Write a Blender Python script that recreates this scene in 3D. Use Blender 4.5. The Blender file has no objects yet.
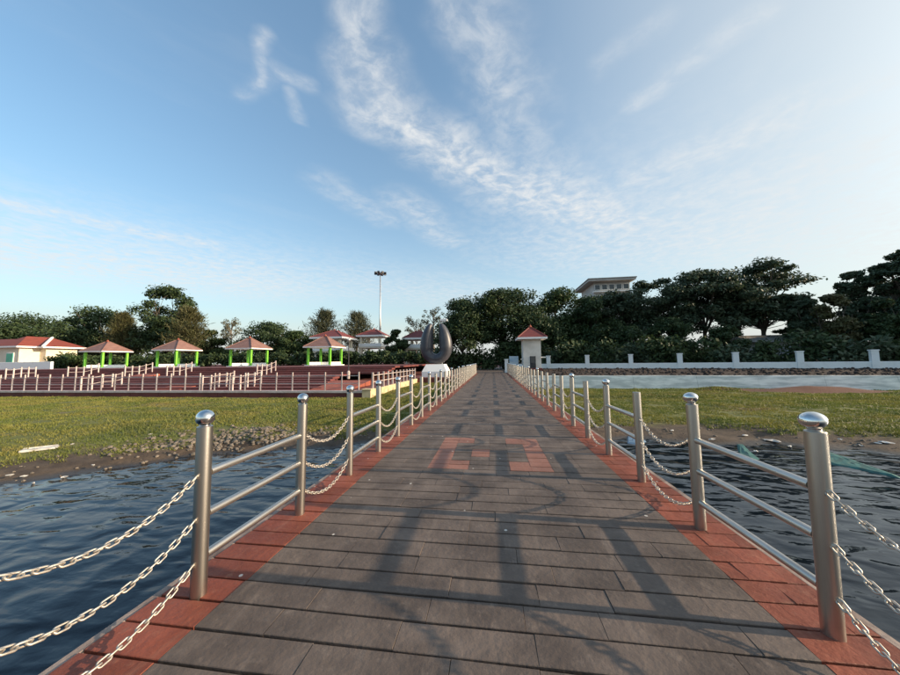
import bpy, math, random
import numpy as np
from mathutils import Vector, Matrix

random.seed(7)
RNG = np.random.default_rng(7)
R = math.radians
scn = bpy.context.scene
COL = scn.collection

# ------------------------------------------------------------------ camera
F, YAW, PITCH, ROLL = 310.0, 0.1339, 0.0759, -0.0129     # focal length in pixels of a 900 px wide picture
CAM = Vector((0.073, 0.0, 1.45))
fw = Vector((-math.sin(YAW) * math.cos(PITCH), math.cos(YAW) * math.cos(PITCH), math.sin(PITCH)))
rt = Vector((math.cos(YAW), math.sin(YAW), 0))
up = rt.cross(fw)
rt2 = rt * math.cos(ROLL) + up * math.sin(ROLL)
up2 = up * math.cos(ROLL) - rt * math.sin(ROLL)
cam = bpy.data.cameras.new('camera')
cam.sensor_width = 36.0
cam.lens = 36.0 * F / 900.0
cam.clip_start, cam.clip_end = 0.05, 6000
camo = bpy.data.objects.new('camera', cam)
COL.objects.link(camo)
camo.matrix_world = Matrix(((rt2.x, up2.x, -fw.x, CAM.x), (rt2.y, up2.y, -fw.y, CAM.y), (rt2.z, up2.z, -fw.z, CAM.z), (0, 0, 0, 1)))
scn.camera = camo


def ray(px, py):
    return fw + rt2 * ((px - 450) / F) - up2 * ((py - 337.5) / F)


def at(px, py, z):
    d = ray(px, py)
    return CAM + d * ((z - CAM.z) / d.z)


def atD(px, py, D):
    d = ray(px, py)
    return CAM + d * (D / d.y)


# ------------------------------------------------------------------ light
SUN_EL, SUN_AZ = R(16.5), R(91)          # azimuth measured from +Y towards +X
scn.view_settings.view_transform = 'Standard'
scn.view_settings.look = 'None'
scn.view_settings.gamma = 1
scn.view_settings.exposure = 1.12
scn.view_settings.use_curve_mapping = False
sun = bpy.data.lights.new('sun', 'SUN')
sun.energy = 3.4
sun.angle = R(0.55)
sun.color = (1.0, 0.78, 0.54)
suno = bpy.data.objects.new('sun', sun)
COL.objects.link(suno)
sdir = Vector((math.sin(SUN_AZ) * math.cos(SUN_EL), math.cos(SUN_AZ) * math.cos(SUN_EL), math.sin(SUN_EL)))
suno.rotation_euler = sdir.to_track_quat('Z', 'Y').to_euler()


class NT:
    """small helper for node trees"""
    def __init__(self, tree):
        self.t = tree

    def node(self, kind, **kw):
        n = self.t.nodes.new(kind)
        for k, v in kw.items():
            setattr(n, k, v)
        return n

    def put(self, sock, v):
        if hasattr(v, 'is_linked') or isinstance(v, bpy.types.NodeSocket):
            self.t.links.new(v, sock)
        elif v is not None:
            sock.default_value = v

    def m(self, op, a, b=None, c=None, clamp=False):
        n = self.node('ShaderNodeMath', operation=op, use_clamp=clamp)
        self.put(n.inputs[0], a)
        if b is not None:
            self.put(n.inputs[1], b)
        if c is not None:
            self.put(n.inputs[2], c)
        return n.outputs[0]

    def noise(self, vec, scale, detail=4, rough=0.55, dist=0.0, dims='3D'):
        n = self.node('ShaderNodeTexNoise', noise_dimensions=dims)
        if vec is not None:
            self.put(n.inputs['Vector'], vec)
        n.inputs['Scale'].default_value = scale
        n.inputs['Detail'].default_value = detail
        n.inputs['Roughness'].default_value = rough
        n.inputs['Distortion'].default_value = dist
        return n.outputs['Fac']

    def ramp(self, fac, a, b):
        n = self.node('ShaderNodeMapRange', interpolation_type='SMOOTHSTEP')
        self.put(n.inputs[0], fac)
        n.inputs[1].default_value, n.inputs[2].default_value = a, b
        return n.outputs[0]

    def mix(self, fac, a, b, blend='MIX'):
        n = self.node('ShaderNodeMix', data_type='RGBA', blend_type=blend)
        self.put(n.inputs[0], fac)
        for i, v in ((6, a), (7, b)):
            if isinstance(v, (tuple, list)):
                v = tuple(v) + ((1,) if len(v) == 3 else ())
            self.put(n.inputs[i], v)
        return n.outputs[2]

    def xyz(self, x, y, z):
        n = self.node('ShaderNodeCombineXYZ')
        for i, v in enumerate((x, y, z)):
            self.put(n.inputs[i], v)
        return n.outputs[0]

    def scalev(self, vec, s):
        n = self.node('ShaderNodeVectorMath', operation='MULTIPLY')
        self.put(n.inputs[0], vec)
        n.inputs[1].default_value = s
        return n.outputs[0]


def make_world():
    w = bpy.data.worlds.new('World')
    scn.world = w
    w.use_nodes = True
    t = w.node_tree
    t.nodes.clear()
    N = NT(t)
    sky = N.node('ShaderNodeTexSky', sky_type='NISHITA')
    sky.sun_disc = False
    sky.sun_elevation = SUN_EL
    sky.sun_rotation = SUN_AZ
    sky.altitude = 0
    sky.air_density = 1.0
    sky.dust_density = 1.6
    sky.ozone_density = 1.6
    g = N.node('ShaderNodeTexCoord')
    sep = N.node('ShaderNodeSeparateXYZ')
    t.links.new(g.outputs['Generated'], sep.inputs[0])
    dx, dy, dz = sep.outputs
    zc = N.m('MAXIMUM', dz, 0.03)
    X = N.m('DIVIDE', dx, zc)
    Y = N.m('DIVIDE', dy, zc)
    P = N.xyz(X, Y, 0.0)
    # warp the cloud sheet so that streaks wander
    w1 = N.m('SUBTRACT', N.noise(P, 2.3, 3), 0.5)
    w2 = N.m('SUBTRACT', N.noise(N.xyz(N.m('ADD', X, 7.3), Y, 0.0), 2.3, 3), 0.5)
    Xw = N.m('MULTIPLY_ADD', w1, 0.20, X)
    Yw = N.m('MULTIPLY_ADD', w2, 0.20, Y)

    def plane(px, py):
        d = ray(px, py)
        return (d.x / d.z, d.y / d.z)

    segs = [  # pixel start, pixel end, half width on the sheet, strength
        ((345, -40), (362, 60), 0.055, 0.7), ((362, 60), (382, 110), 0.085, 0.75), ((382, 110), (440, 148), 0.11, 0.85), ((440, 148), (520, 188), 0.14, 0.9),
        ((520, 188), (620, 225), 0.24, 0.85), ((440, -30), (462, 40), 0.05, 0.45), ((470, 10), (505, 90), 0.085, 0.5), ((505, 90), (530, 175), 0.11, 0.42),
        ((262, 30), (256, 88), 0.017, 0.5), ((272, 70), (308, 84), 0.030, 0.45), ((288, 92), (298, 118), 0.024, 0.36), ((245, 100), (262, 75), 0.03, 0.25),
        ((330, 185), (385, 220), 0.10, 0.32), ((405, 205), (450, 242), 0.13, 0.45),
        ((640, 100), (760, 10), 0.045, 0.36), ((640, 180), (780, 120), 0.16, 0.55), ((600, 70), (660, 25), 0.04, 0.22),
        ((-60, 190), (205, 245), 0.14, 0.75), ((-140, 232), (230, 280), 1.1, 0.8), ((640, 215), (860, 160), 0.35, 0.5),
        ((620, 240), (980, 230), 0.9, 0.6), ((820, 110), (960, 50), 0.08, 0.35), ((300, 280), (480, 300), 0.9, 0.45),
    ]
    total = None
    for a, b, hw, amp in segs:
        ax, ay = plane(*a)
        bx, by = plane(*b)
        ex, ey = bx - ax, by - ay
        L2 = ex * ex + ey * ey
        qx = N.m('SUBTRACT', Xw, ax)
        qy = N.m('SUBTRACT', Yw, ay)
        tt = N.m('MULTIPLY_ADD', qy, ey / L2, N.m('MULTIPLY', qx, ex / L2), clamp=True)
        rx = N.m('SUBTRACT', qx, N.m('MULTIPLY', tt, ex))
        ry = N.m('SUBTRACT', qy, N.m('MULTIPLY', tt, ey))
        d = N.m('SQRT', N.m('ADD', N.m('MULTIPLY', rx, rx), N.m('MULTIPLY', ry, ry)))
        s = N.m('MULTIPLY', N.ramp(d, hw * 2.1, 0.0), amp)
        total = s if total is None else N.m('MAXIMUM', total, s)
    fine = N.noise(N.xyz(Xw, Yw, 0.0), 10.5, 8, 0.64, 0.2)
    ca, sa = math.cos(0.95), math.sin(0.95)
    al = N.m('ADD', N.m('MULTIPLY', Xw, ca), N.m('MULTIPLY', Yw, sa))
    ac = N.m('SUBTRACT', N.m('MULTIPLY', Yw, ca), N.m('MULTIPLY', Xw, sa))
    wisp = N.noise(N.xyz(N.m('MULTIPLY', al, 2.2), N.m('MULTIPLY', ac, 8.0), 0.0), 1.6, 5, 0.55, 0.2)
    tex = N.m('ADD', 0.16, N.m('ADD', N.m('MULTIPLY', N.ramp(fine, 0.34, 0.70), 0.72), N.m('MULTIPLY', N.ramp(wisp, 0.25, 0.80), 0.40)))
    dens = N.m('MULTIPLY', total, tex, clamp=True)
    # a thin general veil of cirrus over the whole sky
    veil = N.m('MULTIPLY', N.ramp(N.noise(N.xyz(N.m('MULTIPLY', al, 0.5), N.m('MULTIPLY', ac, 1.3), 0.0), 1.0, 6, 0.6), 0.5, 0.85), 0.18)
    dens = N.m('ADD', dens, veil, clamp=True)
    dens = N.m('MULTIPLY', dens, N.ramp(dz, 0.0, 0.10))
    hs = N.node('ShaderNodeHueSaturation')
    hs.inputs['Saturation'].default_value = 1.26
    t.links.new(sky.outputs[0], hs.inputs['Color'])
    clear = N.mix(1.0, hs.outputs[0], (0.80, 1.03, 0.98), 'MULTIPLY')
    # thin high haze: thicker the longer the path through it, brighter towards the sun
    path = N.m('DIVIDE', -0.14, N.m('MAXIMUM', dz, 0.01))
    hz = N.m('SUBTRACT', 1.0, N.m('EXPONENT', path))
    dt = N.node('ShaderNodeVectorMath', operation='DOT_PRODUCT')
    t.links.new(g.outputs['Generated'], dt.inputs[0])
    dt.inputs[1].default_value = sdir
    glow = N.m('MULTIPLY', N.ramp(dt.outputs['Value'], 0.10, 1.0), 0.85)
    hz = N.m('SUBTRACT', 1.0, N.m('MULTIPLY', N.m('SUBTRACT', 1.0, hz), N.m('SUBTRACT', 1.0, glow)))
    aur = N.m('MULTIPLY_ADD', N.m('POWER', N.m('MAXIMUM', dt.outputs['Value'], 0.0), 10.0), 3.0, 1.0)
    hcol = N.node('ShaderNodeVectorMath', operation='SCALE')
    hcol.inputs[0].default_value = HAZE
    N.put(hcol.inputs['Scale'], aur)
    clear = N.mix(hz, clear, hcol.outputs[0])
    col = N.mix(dens, clear, CLOUD)
    bg = N.node('ShaderNodeBackground')
    t.links.new(col, bg.inputs[0])
    bg.inputs[1].default_value = 0.13
    out = N.node('ShaderNodeOutputWorld')
    t.links.new(bg.outputs[0], out.inputs[0])


CLOUD = (2.95, 3.02, 3.05)
HAZE = (2.58, 2.66, 2.60)      # in front of the sun this haze scatters more
make_world()


# ------------------------------------------------------------------ materials
MATS = {}


def mat(name, c1, c2=None, scale=3.0, rough=0.7, metal=0.0, bump=0.0, bscale=None, detail=5, lo=0.35, hi=0.65,
        coords='pos', stretch=None, spec=0.5, rand=0.0, transl=0.0, bdist=0.02):
    m = bpy.data.materials.new(name)
    m.use_nodes = True
    t = m.node_tree
    N = NT(t)
    b = t.nodes['Principled BSDF']
    if coords == 'pos':
        v = N.node('ShaderNodeNewGeometry').outputs['Position']
    else:
        v = N.node('ShaderNodeTexCoord').outputs['Object']
    if stretch:
        v = N.scalev(v, stretch)
    col = tuple(c1) + (1,)
    if c2 is not None:
        col = N.mix(N.ramp(N.noise(v, scale, detail), lo, hi), c1, c2)
    if rand:
        oi = N.node('ShaderNodeObjectInfo').outputs['Random']
        k = N.m('MULTIPLY_ADD', oi, 2 * rand, 1 - rand)
        hsv = N.node('ShaderNodeHueSaturation')
        N.put(hsv.inputs['Value'], k)
        N.put(hsv.inputs['Color'], col)
        col = hsv.outputs[0]
    N.put(b.inputs['Base Color'], col)
    b.inputs['Roughness'].default_value = rough
    b.inputs['Metallic'].default_value = metal
    b.inputs['Specular IOR Level'].default_value = spec
    if bump:
        bn = N.node('ShaderNodeBump')
        bn.inputs['Strength'].default_value = bump
        bn.inputs['Distance'].default_value = bdist
        N.put(bn.inputs['Height'], N.noise(v, bscale or scale * 4, 6))
        t.links.new(bn.outputs[0], b.inputs['Normal'])
    if transl:
        tr = N.node('ShaderNodeBsdfTranslucent')
        N.put(tr.inputs['Color'], col)
        mx = N.node('ShaderNodeMixShader')
        mx.inputs[0].default_value = transl
        t.links.new(b.outputs[0], mx.inputs[1])
        t.links.new(tr.outputs[0], mx.inputs[2])
        t.links.new(mx.outputs[0], t.nodes['Material Output'].inputs[0])
    MATS[name] = m
    return m


def deck_mat(name, c1, c2, c3, rand):
    """paving: blotchy colour, dust, pale droppings, fine relief"""
    m = mat(name, c1, c2, 2.2, rough=0.72, rand=rand, bump=0.6, bscale=26, bdist=0.009, spec=0.35)
    t = m.node_tree
    N = NT(t)
    b = t.nodes['Principled BSDF']
    src = b.inputs['Base Color'].links[0].from_socket
    v = N.node('ShaderNodeNewGeometry').outputs['Position']
    dust = N.ramp(N.noise(v, 11.0, 7, 0.7), 0.52, 0.78)
    c = N.mix(N.m('MULTIPLY', dust, 0.45), src, c3)
    # stretched scuffs along the walking direction
    sc = N.ramp(N.noise(N.scalev(v, (9, 1.2, 1)), 1.0, 5, 0.6), 0.56, 0.74)
    c = N.mix(N.m('MULTIPLY', sc, 0.25), c, c3)
    vo = N.node('ShaderNodeTexVoronoi', feature='F1')
    vo.inputs['Scale'].default_value = 5.5
    N.put(vo.inputs['Vector'], v)
    wob = N.m('MULTIPLY_ADD', N.noise(v, 60.0, 3), 0.06, vo.outputs['Distance'])
    spot = N.m('LESS_THAN', wob, 0.105)
    csep = N.node('ShaderNodeSeparateColor')
    t.links.new(vo.outputs['Color'], csep.inputs[0])
    rare = N.m('GREATER_THAN', csep.outputs[0], 0.72)
    c = N.mix(N.m('MULTIPLY', N.m('MULTIPLY', spot, rare), 0.75), c, (0.62, 0.60, 0.55))
    N.put(b.inputs['Base Color'], c)
    rg = N.m('MULTIPLY_ADD', N.noise(v, 7.0, 5), 0.35, 0.48)
    N.put(b.inputs['Roughness'], rg)
    return m


deck_mat('slab_grey', (0.080, 0.061, 0.051), (0.140, 0.108, 0.089), (0.25, 0.20, 0.165), 0.12)
deck_mat('slab_red', (0.16, 0.040, 0.022), (0.24, 0.066, 0.038), (0.33, 0.17, 0.11), 0.18)
deck_mat('slab_inlay', (0.215, 0.098, 0.070), (0.28, 0.130, 0.095), (0.27, 0.19, 0.15), 0.14)
mat('joint', (0.012, 0.010, 0.009), (0.03, 0.026, 0.022), 14, 0.95)
mat('edge_concrete', (0.30, 0.235, 0.20), (0.16, 0.115, 0.095), 5, 0.85, bump=0.4)
mat('concrete', (0.30, 0.29, 0.27), (0.20, 0.19, 0.17), 2.5, 0.85, bump=0.4)
mat('steel', (0.455, 0.425, 0.385), (0.435, 0.405, 0.365), 3, 0.36, metal=1.0, stretch=(60, 60, 3.0), bump=0.03, bscale=60, rand=0.06, bdist=0.002)
mat('steel_rail', (0.62, 0.58, 0.53), (0.48, 0.45, 0.41), 3, 0.40, metal=1.0, stretch=(30, 1.2, 30), bump=0.05, bscale=60, bdist=0.002)
mat('chrome', (0.80, 0.78, 0.75), (0.66, 0.63, 0.60), 30, 0.11, metal=1.0)
mat('chain_steel', (0.62, 0.57, 0.50), (0.45, 0.40, 0.34), 40, 0.50, metal=0.75)
mat('white_paint', (0.86, 0.85, 0.82), (0.72, 0.70, 0.66), 1.5, 0.6, lo=0.5, hi=0.8)
mat('rail_white', (0.58, 0.49, 0.46), (0.46, 0.37, 0.34), 2.5, 0.5)
mat('cream_paint', (0.78, 0.70, 0.55), (0.70, 0.62, 0.48), 0.7, 0.75)
mat('booth_paint', (0.72, 0.68, 0.62), (0.60, 0.56, 0.50), 1.1, 0.75)
mat('green_paint', (0.22, 0.62, 0.05), (0.17, 0.52, 0.05), 2, 0.5)
mat('roof_tile', (0.25, 0.135, 0.110), (0.19, 0.10, 0.082), 1.4, 0.75, stretch=(1, 1, 6))
mat('roof_red', (0.24, 0.050, 0.030), (0.18, 0.042, 0.027), 1.2, 0.7, stretch=(1, 1, 6))
mat('roof_maroon', (0.19, 0.040, 0.036), (0.14, 0.034, 0.030), 1.2, 0.7, stretch=(1, 1, 6))
mat('maroon_brick', (0.165, 0.040, 0.034), (0.105, 0.028, 0.024), 1.0, 0.8, bump=0.3)
mat('terracotta', (0.33, 0.085, 0.045), (0.24, 0.065, 0.04), 1.6, 0.75)
mat('yellow_stone', (0.62, 0.50, 0.30), (0.50, 0.38, 0.22), 2, 0.8)
mat('glass_dark', (0.03, 0.035, 0.04), None, rough=0.12, spec=0.6)
mat('green_glass', (0.05, 0.42, 0.26), (0.04, 0.33, 0.22), 2, 0.3)
mat('sculpture', (0.062, 0.064, 0.078), (0.040, 0.041, 0.052), 1.3, 0.42, bump=0.12)
mat('galvanised', (0.55, 0.56, 0.57), (0.45, 0.46, 0.47), 3, 0.45, metal=0.6)
mat('dark_metal', (0.06, 0.06, 0.065), (0.04, 0.04, 0.045), 3, 0.5, metal=0.5)
mat('plaster_far', (0.52, 0.50, 0.47), (0.42, 0.40, 0.38), 0.3, 0.85)
mat('revetment', (0.86, 0.85, 0.79), (0.50, 0.52, 0.49), 1.5, 0.8, stretch=(0.5, 0.5, 2.6), bump=0.5, bscale=4, bdist=0.03)
mat('bank_rubble', (0.085, 0.066, 0.058), (0.032, 0.027, 0.024), 0.9, 1.0, bump=0.3, bscale=6, bdist=0.03, spec=0.1)
mat('rubble', (0.20, 0.165, 0.13), (0.10, 0.085, 0.068), 6, 0.9, bump=0.5, bscale=14)
mat('bark', (0.095, 0.075, 0.055), (0.06, 0.048, 0.036), 2.5, 0.95, stretch=(2, 2, 0.6), bump=0.6)
mat('bark_pale', (0.22, 0.19, 0.155), (0.13, 0.11, 0.09), 2.5, 0.95, stretch=(2, 2, 0.6), bump=0.6)
LEAFS = {
    'leaf_dark': ((0.034, 0.060, 0.024), (0.060, 0.090, 0.034)),
    'leaf_mid': ((0.038, 0.068, 0.022), (0.062, 0.092, 0.032)),
    'leaf_cool': ((0.050, 0.078, 0.044), (0.078, 0.104, 0.058)),
    'leaf_olive': ((0.075, 0.080, 0.030), (0.105, 0.098, 0.042)),
    'leaf_pale': ((0.12, 0.13, 0.075), (0.16, 0.155, 0.10)),
    'needle': ((0.055, 0.066, 0.036), (0.085, 0.090, 0.050)),
}
for k, (a, b) in LEAFS.items():
    mat(k, a, b, 0.9, 0.6, transl=0.22, spec=0.3, detail=3)
mat('net', (0.030, 0.15, 0.135), (0.015, 0.075, 0.07), 9, 0.7, bump=0.4, bscale=40)
mat('litter', (0.62, 0.60, 0.56), (0.36, 0.34, 0.31), 6, 0.6)
mat('litter_blue', (0.16, 0.26, 0.36), (0.10, 0.18, 0.27), 6, 0.5)
mat('sign_blue', (0.30, 0.45, 0.58), (0.62, 0.70, 0.74), 0.9, 0.45, stretch=(0.4, 1, 2.2))
mat('grass_blade', (0.128, 0.160, 0.026), (0.230, 0.215, 0.046), 0.7, 0.65, transl=0.3, detail=6)
mat('red_soil', (0.19, 0.085, 0.050), (0.13, 0.065, 0.040), 3, 0.95, bump=0.6, bscale=9)


def dry_streaks():
    t = MATS['grass_blade'].node_tree
    N = NT(t)
    b = t.nodes['Principled BSDF']
    v = N.node('ShaderNodeNewGeometry').outputs['Position']
    src = b.inputs['Base Color'].links[0].from_socket
    n3 = N.noise(N.scalev(v, (0.25, 1.1, 0)), 0.9, 5, 0.6)
    c = N.mix(N.m('MULTIPLY', N.ramp(n3, 0.54, 0.70), 0.65), src, (0.24, 0.165, 0.075))
    n4 = N.noise(N.scalev(v, (0.2, 0.5, 0)), 0.6, 4, 0.6)
    c = N.mix(N.m('MULTIPLY', N.ramp(n4, 0.50, 0.66), 0.6), c, (0.070, 0.095, 0.020))
    N.put(b.inputs['Base Color'], c)
    for nd in t.nodes:
        if nd.type == 'BSDF_TRANSLUCENT':
            N.put(nd.inputs['Color'], c)


dry_streaks()


def ground_material():
    m = bpy.data.materials.new('bank_soil')
    m.use_nodes = True
    t = m.node_tree
    N = NT(t)
    b = t.nodes['Principled BSDF']
    v = N.node('ShaderNodeNewGeometry').outputs['Position']
    sep = N.node('ShaderNodeSeparateXYZ')
    t.links.new(v, sep.inputs[0])
    z = sep.outputs[2]
    n1 = N.noise(v, 0.35, 6, 0.6)
    n2 = N.noise(v, 2.5, 6, 0.65)
    n3 = N.noise(N.scalev(v, (0.25, 1.1, 1)), 0.9, 5, 0.6)
    grass = N.mix(N.ramp(n2, 0.3, 0.7), (0.090, 0.104, 0.020), (0.14, 0.138, 0.030))
    dry = N.mix(N.ramp(n2, 0.35, 0.65), (0.20, 0.14, 0.062), (0.15, 0.10, 0.050))
    c = N.mix(N.m('MULTIPLY', N.ramp(n3, 0.52, 0.68), 0.8), grass, dry)
    soil = N.mix(N.ramp(n2, 0.35, 0.65), (0.052, 0.035, 0.023), (0.095, 0.066, 0.043))
    zz = N.m('MULTIPLY_ADD', N.m('SUBTRACT', n2, 0.5), 0.16, z)
    zz = N.m('MULTIPLY_ADD', N.m('SUBTRACT', n1, 0.5), 0.22, zz)
    c = N.mix(N.ramp(zz, -0.70, -0.80), c, soil)
    sx = N.node('ShaderNodeSeparateXYZ')
    t.links.new(v, sx.inputs[0])
    for mx, my, ax, ay in ((19.5, 21.9, 4.2, 1.5), (14.5, 22.6, 2.6, 1.1)):
        ex = N.m('DIVIDE', N.m('SUBTRACT', sx.outputs[0], mx), ax)
        ey = N.m('DIVIDE', N.m('SUBTRACT', sx.outputs[1], my), ay)
        rr = N.m('ADD', N.m('MULTIPLY', ex, ex), N.m('MULTIPLY', ey, ey))
        rr = N.m('MULTIPLY_ADD', N.m('SUBTRACT', n2, 0.5), 0.9, rr)
        c = N.mix(N.ramp(rr, 1.0, 0.6), c, (0.12, 0.048, 0.028))
    wet = N.ramp(z, -0.885, -0.945)
    c = N.mix(wet, c, (0.045, 0.036, 0.027))
    N.put(b.inputs['Base Color'], c)
    N.put(b.inputs['Roughness'], N.m('MULTIPLY_ADD', wet, -0.5, 0.92))
    bn = N.node('ShaderNodeBump')
    bn.inputs['Strength'].default_value = 0.7
    bn.inputs['Distance'].default_value = 0.05
    N.put(bn.inputs['Height'], N.noise(v, 9.0, 7, 0.7))
    t.links.new(bn.outputs[0], b.inputs['Normal'])
    MATS['bank_soil'] = m


ground_material()


def water_material():
    m = bpy.data.materials.new('lake_water')
    m.use_nodes = True
    t = m.node_tree
    N = NT(t)
    b = t.nodes['Principled BSDF']
    v = N.node('ShaderNodeNewGeometry').outputs['Position']
    b.inputs['Base Color'].default_value = (0.006, 0.010, 0.016, 1)
    b.inputs['Roughness'].default_value = 0.06
    b.inputs['IOR'].default_value = 1.333
    a = N.noise(N.scalev(v, (1.0, 1.9, 1)), 1.5, 1.5, 0.4, 0.5)
    c = N.noise(N.scalev(v, (1.0, 1.7, 1)), 5.0, 2, 0.5, 0.4)
    h = N.m('ADD', N.m('MULTIPLY', a, 0.055), N.m('MULTIPLY', c, 0.0055))
    bn = N.node('ShaderNodeBump')
    bn.inputs['Strength'].default_value = 1.0
    bn.inputs['Distance'].default_value = 1.0
    N.put(bn.inputs['Height'], h)
    t.links.new(bn.outputs[0], b.inputs['Normal'])
    MATS['lake_water'] = m


water_material()


# ------------------------------------------------------------------ mesh helpers
class MB:
    def __init__(self):
        self.v, self.f = [], []

    def box(self, x0, x1, y0, y1, z0, z1, rz=0.0, c=None, inset=0.0):
        """box; inset > 0 chamfers the top edge"""
        o = len(self.v)
        if inset:
            p = [(x0, y0, z0), (x1, y0, z0), (x1, y1, z0), (x0, y1, z0),
                 (x0, y0, z1 - inset), (x1, y0, z1 - inset), (x1, y1, z1 - inset), (x0, y1, z1 - inset),
                 (x0 + inset, y0 + inset, z1), (x1 - inset, y0 + inset, z1), (x1 - inset, y1 - inset, z1), (x0 + inset, y1 - inset, z1)]
            q = [(3, 2, 1, 0), (8, 9, 10, 11)] + [(i, (i + 1) % 4, 4 + (i + 1) % 4, 4 + i) for i in range(4)] \
                + [(4 + i, 4 + (i + 1) % 4, 8 + (i + 1) % 4, 8 + i) for i in range(4)]
        else:
            p = [(x0, y0, z0), (x1, y0, z0), (x1, y1, z0), (x0, y1, z0), (x0, y0, z1), (x1, y0, z1), (x1, y1, z1), (x0, y1, z1)]
            q = [(3, 2, 1, 0), (4, 5, 6, 7)] + [(i, (i + 1) % 4, 4 + (i + 1) % 4, 4 + i) for i in range(4)]
        if rz:
            cx, cy = c or ((x0 + x1) / 2, (y0 + y1) / 2)
            cs, sn = math.cos(rz), math.sin(rz)
            p = [(cx + (x - cx) * cs - (y - cy) * sn, cy + (x - cx) * sn + (y - cy) * cs, z) for x, y, z in p]
        self.v += p
        self.f += [tuple(o + i for i in f) for f in q]
        return self

    def tube(self, path, radii, n=10, cap=True, squash=None):
        path = [Vector(p) for p in path]
        if not hasattr(radii, '__len__'):
            radii = [radii] * len(path)
        o = len(self.v)
        ref = None
        for i, p in enumerate(path):
            a = path[max(i - 1, 0)]
            b = path[min(i + 1, len(path) - 1)]
            d = (b - a).normalized()
            if ref is None:
                ref = Vector((1, 0, 0)) if abs(d.x) < 0.8 else Vector((0, 1, 0))
            u = (ref - d * ref.dot(d)).normalized()
            ref = u
            w = d.cross(u)
            for k in range(n):
                an = 2 * math.pi * k / n
                q = p + u * (math.cos(an) * radii[i]) + w * (math.sin(an) * radii[i] * (squash or 1))
                self.v.append(tuple(q))
        for i in range(len(path) - 1):
            for k in range(n):
                k2 = (k + 1) % n
                self.f.append((o + i * n + k, o + i * n + k2, o + (i + 1) * n + k2, o + (i + 1) * n + k))
        if cap:
            self.f.append(tuple(o + k for k in reversed(range(n))))
            e = o + (len(path) - 1) * n
            self.f.append(tuple(e + k for k in range(n)))
        return self

    def lathe(self, prof, n=24, c=(0, 0, 0)):
        """profile of (radius, z), closed with caps"""
        o = len(self.v)
        for r, z in prof:
            for k in range(n):
                a = 2 * math.pi * k / n
                self.v.append((c[0] + r * math.cos(a), c[1] + r * math.sin(a), c[2] + z))
        for i in range(len(prof) - 1):
            for k in range(n):
                k2 = (k + 1) % n
                self.f.append((o + i * n + k, o + i * n + k2, o + (i + 1) * n + k2, o + (i + 1) * n + k))
        self.f.append(tuple(o + k for k in reversed(range(n))))
        e = o + (len(prof) - 1) * n
        self.f.append(tuple(e + k for k in range(n)))
        return self

    def prism(self, poly, z0, z1):
        """vertical prism over a polygon (counter-clockwise); z1 may be a list"""
        o, n = len(self.v), len(poly)
        zt = z1 if hasattr(z1, '__len__') else [z1] * n
        self.v += [(x, y, z0) for x, y in poly] + [(x, y, z) for (x, y), z in zip(poly, zt)]
        self.f.append(tuple(o + i for i in reversed(range(n))))
        self.f.append(tuple(o + n + i for i in range(n)))
        for i in range(n):
            j = (i + 1) % n
            self.f.append((o + i, o + j, o + n + j, o + n + i))
        return self

    def face(self, pts):
        o = len(self.v)
        self.v += [tuple(p) for p in pts]
        self.f.append(tuple(range(o, o + len(pts))))
        return self

    def mesh(self, name, m, smooth=False):
        me = bpy.data.meshes.new(name)
        me.from_pydata(self.v, [], self.f)
        me.materials.append(MATS[m])
        if smooth:
            me.polygons.foreach_set('use_smooth', [True] * len(me.polygons))
            if smooth == 'auto':
                me.set_sharp_from_angle(angle=R(40))
        me.update()
        return me

    def build(self, name, m, parent=None, smooth=False, loc=(0, 0, 0)):
        return link(name, self.mesh(name, m, smooth), parent, loc)


def link(name, me, parent=None, loc=(0, 0, 0)):
    o = bpy.data.objects.new(name, me)
    COL.objects.link(o)
    o.location = loc
    if parent:
        o.parent = parent
    return o


def tag(o, label, cat, group=None):
    o['label'] = label
    o['category'] = cat
    if group:
        o['group'] = group
    return o


def thing(name, label, cat, loc=(0, 0, 0), group=None, rz=0.0):
    o = bpy.data.objects.new(name, None)
    COL.objects.link(o)
    o.location = loc
    o.rotation_euler = (0, 0, rz)
    o.empty_display_size = 0.3
    return tag(o, label, cat, group)


def kind(o, k):
    o['kind'] = k
    return o


def np_mesh(name, verts, quads, m):
    """fast mesh from numpy arrays; quads is (n, 3 or 4)"""
    me = bpy.data.meshes.new(name)
    k = quads.shape[1]
    me.vertices.add(len(verts))
    me.vertices.foreach_set('co', np.ascontiguousarray(verts, dtype=np.float32).ravel())
    me.loops.add(quads.size)
    me.loops.foreach_set('vertex_index', np.ascontiguousarray(quads, dtype=np.int32).ravel())
    me.polygons.add(len(quads))
    me.polygons.foreach_set('loop_start', np.arange(0, quads.size, k, dtype=np.int32))
    me.polygons.foreach_set('loop_total', np.full(len(quads), k, dtype=np.int32))
    me.materials.append(MATS[m])
    me.update(calc_edges=True)
    return me


def vnoise(x, y, seed=0):
    """cheap smooth value noise for terrain (numpy)"""
    x, y = np.asarray(x, float), np.asarray(y, float)
    xi, yi = np.floor(x).astype(int), np.floor(y).astype(int)
    xf, yf = x - xi, y - yi
    xf, yf = xf * xf * (3 - 2 * xf), yf * yf * (3 - 2 * yf)

    def h(a, b):
        n = (a * 374761393 + b * 668265263 + seed * 982451653) & 0x7fffffff
        n = ((n ^ (n >> 13)) * 1274126177) & 0x7fffffff
        return (n & 0xffff) / 65535.0
    return (h(xi, yi) * (1 - xf) + h(xi + 1, yi) * xf) * (1 - yf) + (h(xi, yi + 1) * (1 - xf) + h(xi + 1, yi + 1) * xf) * yf


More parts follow.
